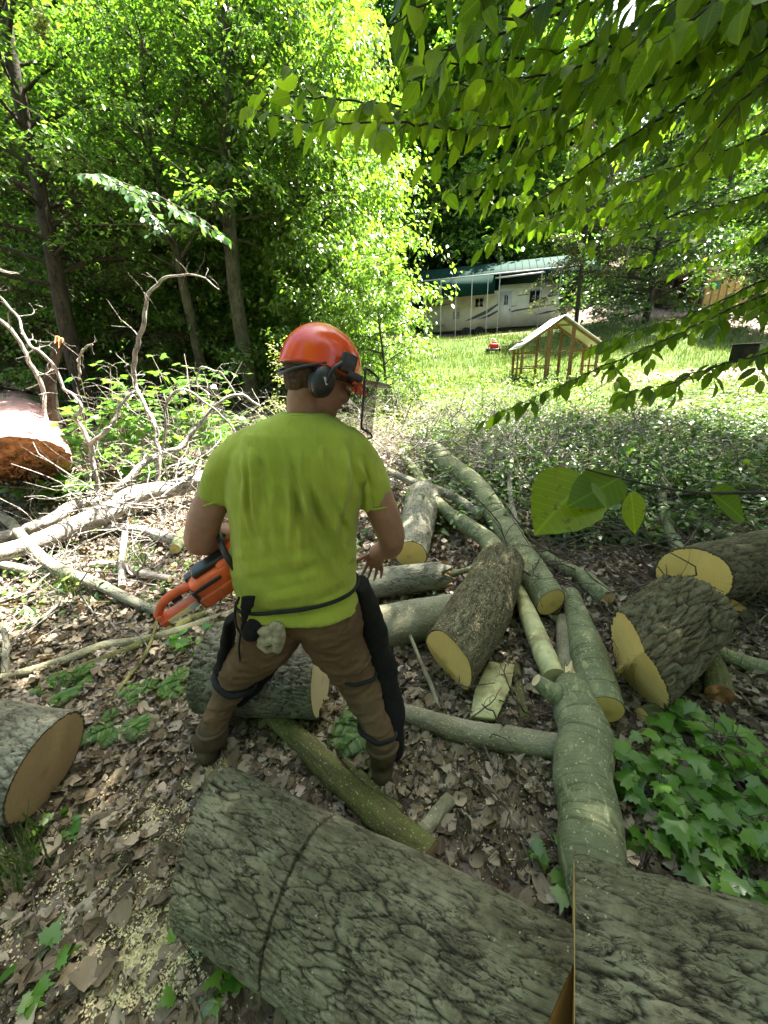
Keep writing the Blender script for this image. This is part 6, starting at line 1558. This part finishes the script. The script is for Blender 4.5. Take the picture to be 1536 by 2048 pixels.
pxs = lambda px: rL * (px - 848) / (1116 - 848.) * (1 - .10 * (1 - (px - 848) / 268.)) if px < 1116 else rL
for (x0, x1, h0, h1) in ((960, 978, 1.35, 1.95), (1016, 1025, 1.35, 2.0), (1061, 1083, 1.35, 2.15)):
    V, F, A = rect(pxs(x0), pxs(x1), h0, h1, .001, .03); w_ = mk('window', V, F, M_TRIMW, rv, smooth=False)
    V, F, A = rect(pxs(x0) + .05, pxs(x1) - .05, h0 + .05, h1 - .05, .031, .012); mk('pane', V, F, M_DKGL, w_, smooth=False)
    V, F, A = rect((pxs(x0) + pxs(x1)) / 2 - .02, (pxs(x0) + pxs(x1)) / 2 + .02, h0, h1, .044, .01); mk('mullion', V, F, M_TRIMW, w_, smooth=False)
V, F, A = rect(pxs(1006), pxs(1031), .12, 2.2, .001, .025); d_ = mk('door', V, F, plain('door white', (.66, .65, .58), .5), rv, smooth=False)
V, F, A = rect(pxs(1027), pxs(1029), 1.0, 1.12, .027, .03); mk('handle', V, F, M_BLACK, d_, smooth=False)
def streak(pts):
    P = [rq(pxs(x), .012, h) for x, h, _ in pts]; W = [w for *_, w in pts]
    V = np.concatenate([np.array(P) + np.outer(W, (0, 0, 1)), np.array(P) - np.outer(W, (0, 0, 1))]); n = len(P); return V, np.array([[i, i + 1, n + i + 1, n + i] for i in range(n - 1)]), {}
V, F, A = join([streak(x) for x in ([(940, .55, .0), (960, .75, .10), (985, 1.05, .13), (1005, 1.45, .06), (1022, 1.75, .0)], [(965, .6, .0), (990, .8, .09), (1015, 1.2, .05), (1040, 1.3, .01)], [(1000, .75, .0), (1040, 1.0, .05), (1090, 1.15, .04), (1112, 1.2, .0)], [(1070, .6, .0), (1095, .75, .06), (1110, .8, .02)],
   [(850, 1.75, .02), (890, 1.7, .04), (920, 1.72, .0)], [(860, .35, .0), (885, .35, .04), (900, .4, .0)], [(1085, 1.65, .0), (1100, 1.7, .05), (1112, 1.8, .0)], [(1040, 1.9, .03), (1060, 1.92, .03)])]); mk('decal', V, F, M_STRIPE, rv, smooth=False)
V, F, A = join([rect(pxs(915), pxs(930), h, h + .035, .001, .012) for h in (.75, .85, .95, 1.05, 1.15)]); mk('vent', V, F, M_STRIPE, rv, smooth=False)
def wheel(par, c, ax, r, w, nm='wheel'):
    ax = unit(ax); T_ = np.array([c - ax * w / 2, c - ax * w * .35, c + ax * w * .35, c + ax * w / 2]); V, F, A = tube(T_, np.array([r * .9, r, r, r * .9]), 28); c1 = endcap(V, 28, -1, 3); c0 = endcap(V, 28, 0, 3)
    V, F, A = join([(V, F, {}), (c0[0], c0[1], {}), (c1[0], c1[1], {})]); o = mk(nm, V, F, M_TYRE, par)
    T2 = np.array([c + ax * w * .30, c + ax * w * .56]); V, F, A = tube(T2, np.array([r * .6, r * .55]), 20); c1 = endcap(V, 20, -1, 3, push=-.03); V, F, A = join([(V, F, {}), (c1[0], c1[1], {})]); mk('rim', V, F, M_RIM, o)
for x in (944, 971): wheel(rv, rq(pxs(x), -.05, -.20), rn, .36, .24)
V, F, A = join([box(rq(pxs(1019), .30 + .28 * q, -.10 - .22 * q), (.9, .28, .05), RVR, .01) for q in range(3)]); mk('steps', V, F, M_UNDERB, rv)
V, F, A = join([box(rq(.4 + i_ * 1.9, -.6, -.62), (.3, .3, .65), RVR, .02) for i_ in range(5)]); mk('jack', V, F, M_UNDERB, rv)
# carport
cp = thing('carport', rq(rL * .55, 1.2, -.6), 'dark green metal carport on thin white posts over the long trailer', 'carport')
s0c, s1c = -1.2, rL + 1.75; eh = 3.05; sl = .055
eave = lambda s: eh + sl * 0
V, F, A = prism([(s0c, 0), (s1c, 0), (s1c, .04), (s0c, .04)], 0, 0.01)
R0 = [rq(s0c, 1.15, eh), rq(s1c, 1.15, eh), rq(s1c, -1.2, eh + 1.15), rq(s0c, -1.2, eh + 1.15), rq(s1c, -3.6, eh), rq(s0c, -3.6, eh)]
V = np.array(R0); V = np.concatenate([V, V - (0, 0, .05)])
F = [np.array([[0, 1, 2, 3], [3, 2, 4, 5], [7, 6, 9, 8], [8, 9, 11, 10], [0, 6, 7, 1], [5, 4, 10, 11]]), np.array([[1, 7, 8], [1, 8, 2], [2, 8, 10], [2, 10, 4], [0, 3, 9], [0, 9, 6], [3, 5, 11], [3, 11, 9]])]
rf = mk('roof', V, F, M_GREENM, cp, smooth=False)
nr_ = int((s1c - s0c) / .45)
V, F, A = join([tube(np.array([rq(s0c + .2 + i_ * .45, 1.15, eh + .015), rq(s0c + .2 + i_ * .45, -1.2, eh + 1.165)]), np.array([.018, .018]), 5) for i_ in range(nr_)]); mk('roof_rib', V, F, M_GREENM, rf); 
V, F, A = prism([(s0c, eh), (s1c, eh), (s1c, eh + .07), (s0c, eh + .07)], 1.22, 1.15); mk('eave_trim', V, F, M_STEELW, cp, smooth=False)
cut0, cut1 = pxs(998), pxs(1082)
for (a_, b2_, lo) in ((s0c, cut0, 1.95), (cut1, s1c, 2.35)):
    V, F, A = prism([(a_, lo), (b2_, lo), (b2_, eh - .003), (a_, eh - .003)], 1.19, 1.15); mk('side_panel', V, F, M_GREENM, cp, smooth=False)
V, F, A = prism([(cut0, 2.88), (cut1, 2.95), (cut1, 2.86), (cut0, 2.79)], 1.24, 1.19); mk('door_frame', V, F, M_STEELW, cp, smooth=False)
for px in (861, 893, 924, 955, 985, 1006, 1077, 1107, 1138, 1168):
    s = pxs(px) if px < 1110 else rL + (px - 1116) / 268. * rL * 1.05
    g0 = rq(s, 1.22, 0); gz = Hs(g0[0], g0[1]) - .1; V, F, A = box((g0[0], g0[1], (gz + zb + eh) / 2), (.055, .055, zb + eh - gz), RVR, .01); mk('post', V, F, M_STEELW, cp)
# ------------------------------------------------------------------ gabled wooden frame house in the meadow
M_CEDAR = plain('reddish cedar frame', (.26, .135, .07), .7, .3, .25, 6, .2); M_POLY = plain('milky roof sheet', (.60, .62, .60), .3, .5, .08, 5)
gA = ground(1040, 770); gB = ground(1192, 758)
gA = at(1040, 768, 11.8); gA[2] = Hs(gA[0], gA[1]); gu = unit(np.array([1, -.06, 0])); gd = unit(np.array([.06, 1, 0])); GW, GD = 2.1, .9
GH, GR = .98, 1.66; GRt = np.stack([gu, gd, [0, 0, 1.]], 1); print('gA', gA)
gq = lambda x, y, z: gA + GRt @ np.array([x, y, z])
gh = thing('garden_frame_house', gq(GW / 2, GD / 2, 0), 'small gabled cedar frame house with a milky roof standing in the sunny grass', 'garden house')
def bar(a, b_, w=.08, t=.055):
    a, b_ = np.array(a, float), np.array(b_, float); d = b_ - a; L = np.linalg.norm(d); z = d / L; x = unit(np.cross(z, (.3, .9, .1) if abs(z[2]) > .9 else (0, 0, 1.))); y = np.cross(z, x)
    return box((a + b_) / 2, (w, t, L), np.stack([x, y, z], 1), .006)
for y, nm in ((0, 'front_frame'), (GD, 'back_frame')):
    pr_ = [bar(gq(0, y, -.1), gq(0, y, GH)), bar(gq(GW, y, -.1), gq(GW, y, GH)), bar(gq(-.08, y, GH - .06), gq(GW / 2, y, GR)), bar(gq(GW + .08, y, GH - .06), gq(GW / 2, y, GR)),
           bar(gq(GW * .33, y, -.1), gq(GW * .33, y, GH + .45)), bar(gq(GW * .66, y, -.1), gq(GW * .66, y, GH + .45)), bar(gq(.04, y, .83), gq(GW * .33, y, .83), .05, .04), bar(gq(GW * .66, y, .83), gq(GW - .04, y, .83), .05, .04),
           bar(gq(.04, y, .40), gq(GW * .33, y, .40), .05, .04), bar(gq(GW * .40, y, GR - .18), gq(GW * .60, y, GR - .18), .05, .03)]
    V, F, A = join(pr_); mk(nm, V, F, M_CEDAR, gh)
for x in (0, GW):
    V, F, A = join([bar(gq(x, .03, z), gq(x, GD - .03, z), .05, .045) for z in (.40, .80, 1.12)] + [bar(gq(x, GD * .5, 0), gq(x, GD * .5, GH), .05, .04)]); mk('side_frame', V, F, M_CEDAR, gh)
V, F, A = join([bar(gq(GW * .36, -.04, .05), gq(GW * .36, -.04, 1.5), .05, .03), bar(gq(GW * .63, -.04, .05), gq(GW * .63, -.04, 1.5), .05, .03), bar(gq(GW * .36, -.04, .8), gq(GW * .63, -.04, .8), .05, .03), bar(gq(GW * .36, -.04, 1.5), gq(GW * .63, -.04, 1.5), .05, .03)]); mk('door', V, F, M_CEDAR, gh)
for sgn in (0, 1):
    e = gq(-.13 if sgn == 0 else GW + .13, 0, GH - .06); r_ = gq(GW / 2, 0, GR + .05); o1, o2 = -gd * .12, gd * (GD + .12)
    V = np.array([e + o1, e + o2, r_ + o2, r_ + o1]); V = np.concatenate([V + (0, 0, .03), V + (0, 0, .012)]); mk('roof_sheet', V, np.array([[0, 1, 2, 3], [7, 6, 5, 4], [0, 3, 7, 4], [1, 5, 6, 2], [0, 4, 5, 1], [3, 2, 6, 7]]), M_POLY, gh, smooth=False)
V, F, A = join([bar(gq(GW * .3, GD * .9, .5), gq(GW * .45, GD * .5, .85), .03, .03), bar(gq(GW * .42, GD * .5, .7), gq(GW * .55, GD * .5, 1.0), .03, .03), bar(gq(.2, GD * .3, .45), gq(.9, GD * .3, .45), .3, .03)]); mk('perch', V, F, M_PALE, gh)
# ------------------------------------------------------------------ yellow shed with lean-to, bin, small red machine
M_YEL = plain('weathered yellow board', (.50, .34, .10), .8, .3, .2, 5, .2); M_TANR = plain('pale shed roof edge', (.42, .36, .24), .7)
sh0 = at(1404, 604, 29.0); sh0[2] = Hs(sh0[0], sh0[1]); su = unit(np.array([1, -.25, 0])); sn_ = np.array([-su[1], su[0], 0]); SHR = np.stack([su, sn_, [0, 0, 1.]], 1)
hgt = at(1404, 543, 29.0)[2] - sh0[2]; print('shed', sh0, hgt)
sq2 = lambda x, y, z: sh0 + SHR @ np.array([x, y, z])
sd_ = thing('shed', sq2(1.5, 1, 0), 'yellow boarded shed with green squares half hidden at the right edge', 'shed')
V, F, A = box(sq2(1.9, 1.3, hgt / 2 - .2), (3.8, 2.6, hgt + .4), SHR, .02); mk('wall', V, F, M_YEL, sd_)
V, F, A = join([box(sq2(x, -.02, hgt / 2), (.05, .05, hgt), SHR, .005) for x in np.arange(.05, 3.8, .42)]); mk('batten', V, F, plain('dark yellow batten', (.33, .21, .06), .8), sd_)
V, F, A = join([box(sq2(x, -.06, z), (.5, .03, .5), SHR, .005) for x, z in ((.55, hgt * .62), (2.6, hgt * .70), (1.6, hgt * .25))]); mk('panel', V, F, plain('green panel', (.03, .14, .06), .6), sd_)
V, F, A = box(sq2(1.2, 1.2, hgt + .10), (6.6, 3.2, .10), SHR, .02); mk('roof', V, F, M_TANR, sd_)
ln_ = thing('lean_to', sq2(-1.2, 1, 0), 'dark open lean-to of brown posts left of the yellow shed', 'lean-to')
V, F, A = join([box(sq2(x, y, hgt / 2 - .1), (.14, .14, hgt + .2), SHR, .01) for x in (-2.0, -1.0, -.15) for y in (0, 2.0)]); mk('post', V, F, M_BARKD, ln_)
V, F, A = join([box(sq2(-1.1, 2.2, hgt * .5), (2.0, .06, hgt), SHR, .01), box(sq2(-1.4, 1.0, hgt * .2), (.9, .6, hgt * .35), SHR, .04)]); mk('back_wall', V, F, plain('dark brown boards', (.06, .045, .025), .9), ln_)
bn = at(1484, 722, 13.5); bn[2] = Hs(bn[0], bn[1]); bt = thing('storage_bin', bn, 'black bin standing in the grass behind the leaves at the right edge', 'bin')
V, F, A = box(bn + (0, 0, .30), (.6, .45, .55), None, .08); mk('tub', V, F, M_CHAP, bt); V, F, A = box(bn + (0, 0, .575), (.64, .5, .04), None, .02); mk('lid', V, F, M_CHAP, bt)
rm = ground(986, 706); rm[2] = Hs(rm[0], rm[1]); rmt = thing('garden_machine', rm, 'small red wheeled garden machine in the shaded grass before the trailer', 'garden machine')
V, F, A = join([box(rm + (0, 0, .28), (.36, .40, .22), None, .05), box(rm + (.05, 0, .42), (.18, .2, .12), None, .04)]); mk('engine_cover', V, F, plain('red paint', (.60, .025, .02), .35), rmt)
V, F, A = join([box(rm + (0, 0, .13), (.45, .5, .08), None, .02)]); mk('deck', V, F, M_BLACK, rmt)
for dx in (-.24, .24):
    for dy in (-.2, .2): wheel(rmt, rm + (dx, dy, .11), (1 if dx > 0 else -1, 0, 0), .11, .06)
p, r = smooth_path([rm + (-.15, .15, .2), rm + (-.2, .35, .55), rm + (0, .4, .62), rm + (.2, .35, .55), rm + (.15, .15, .2)], [.015] * 5, 20); V, F, A = tube(p, r, 6); mk('handle', V, F, M_BLACK, rmt)
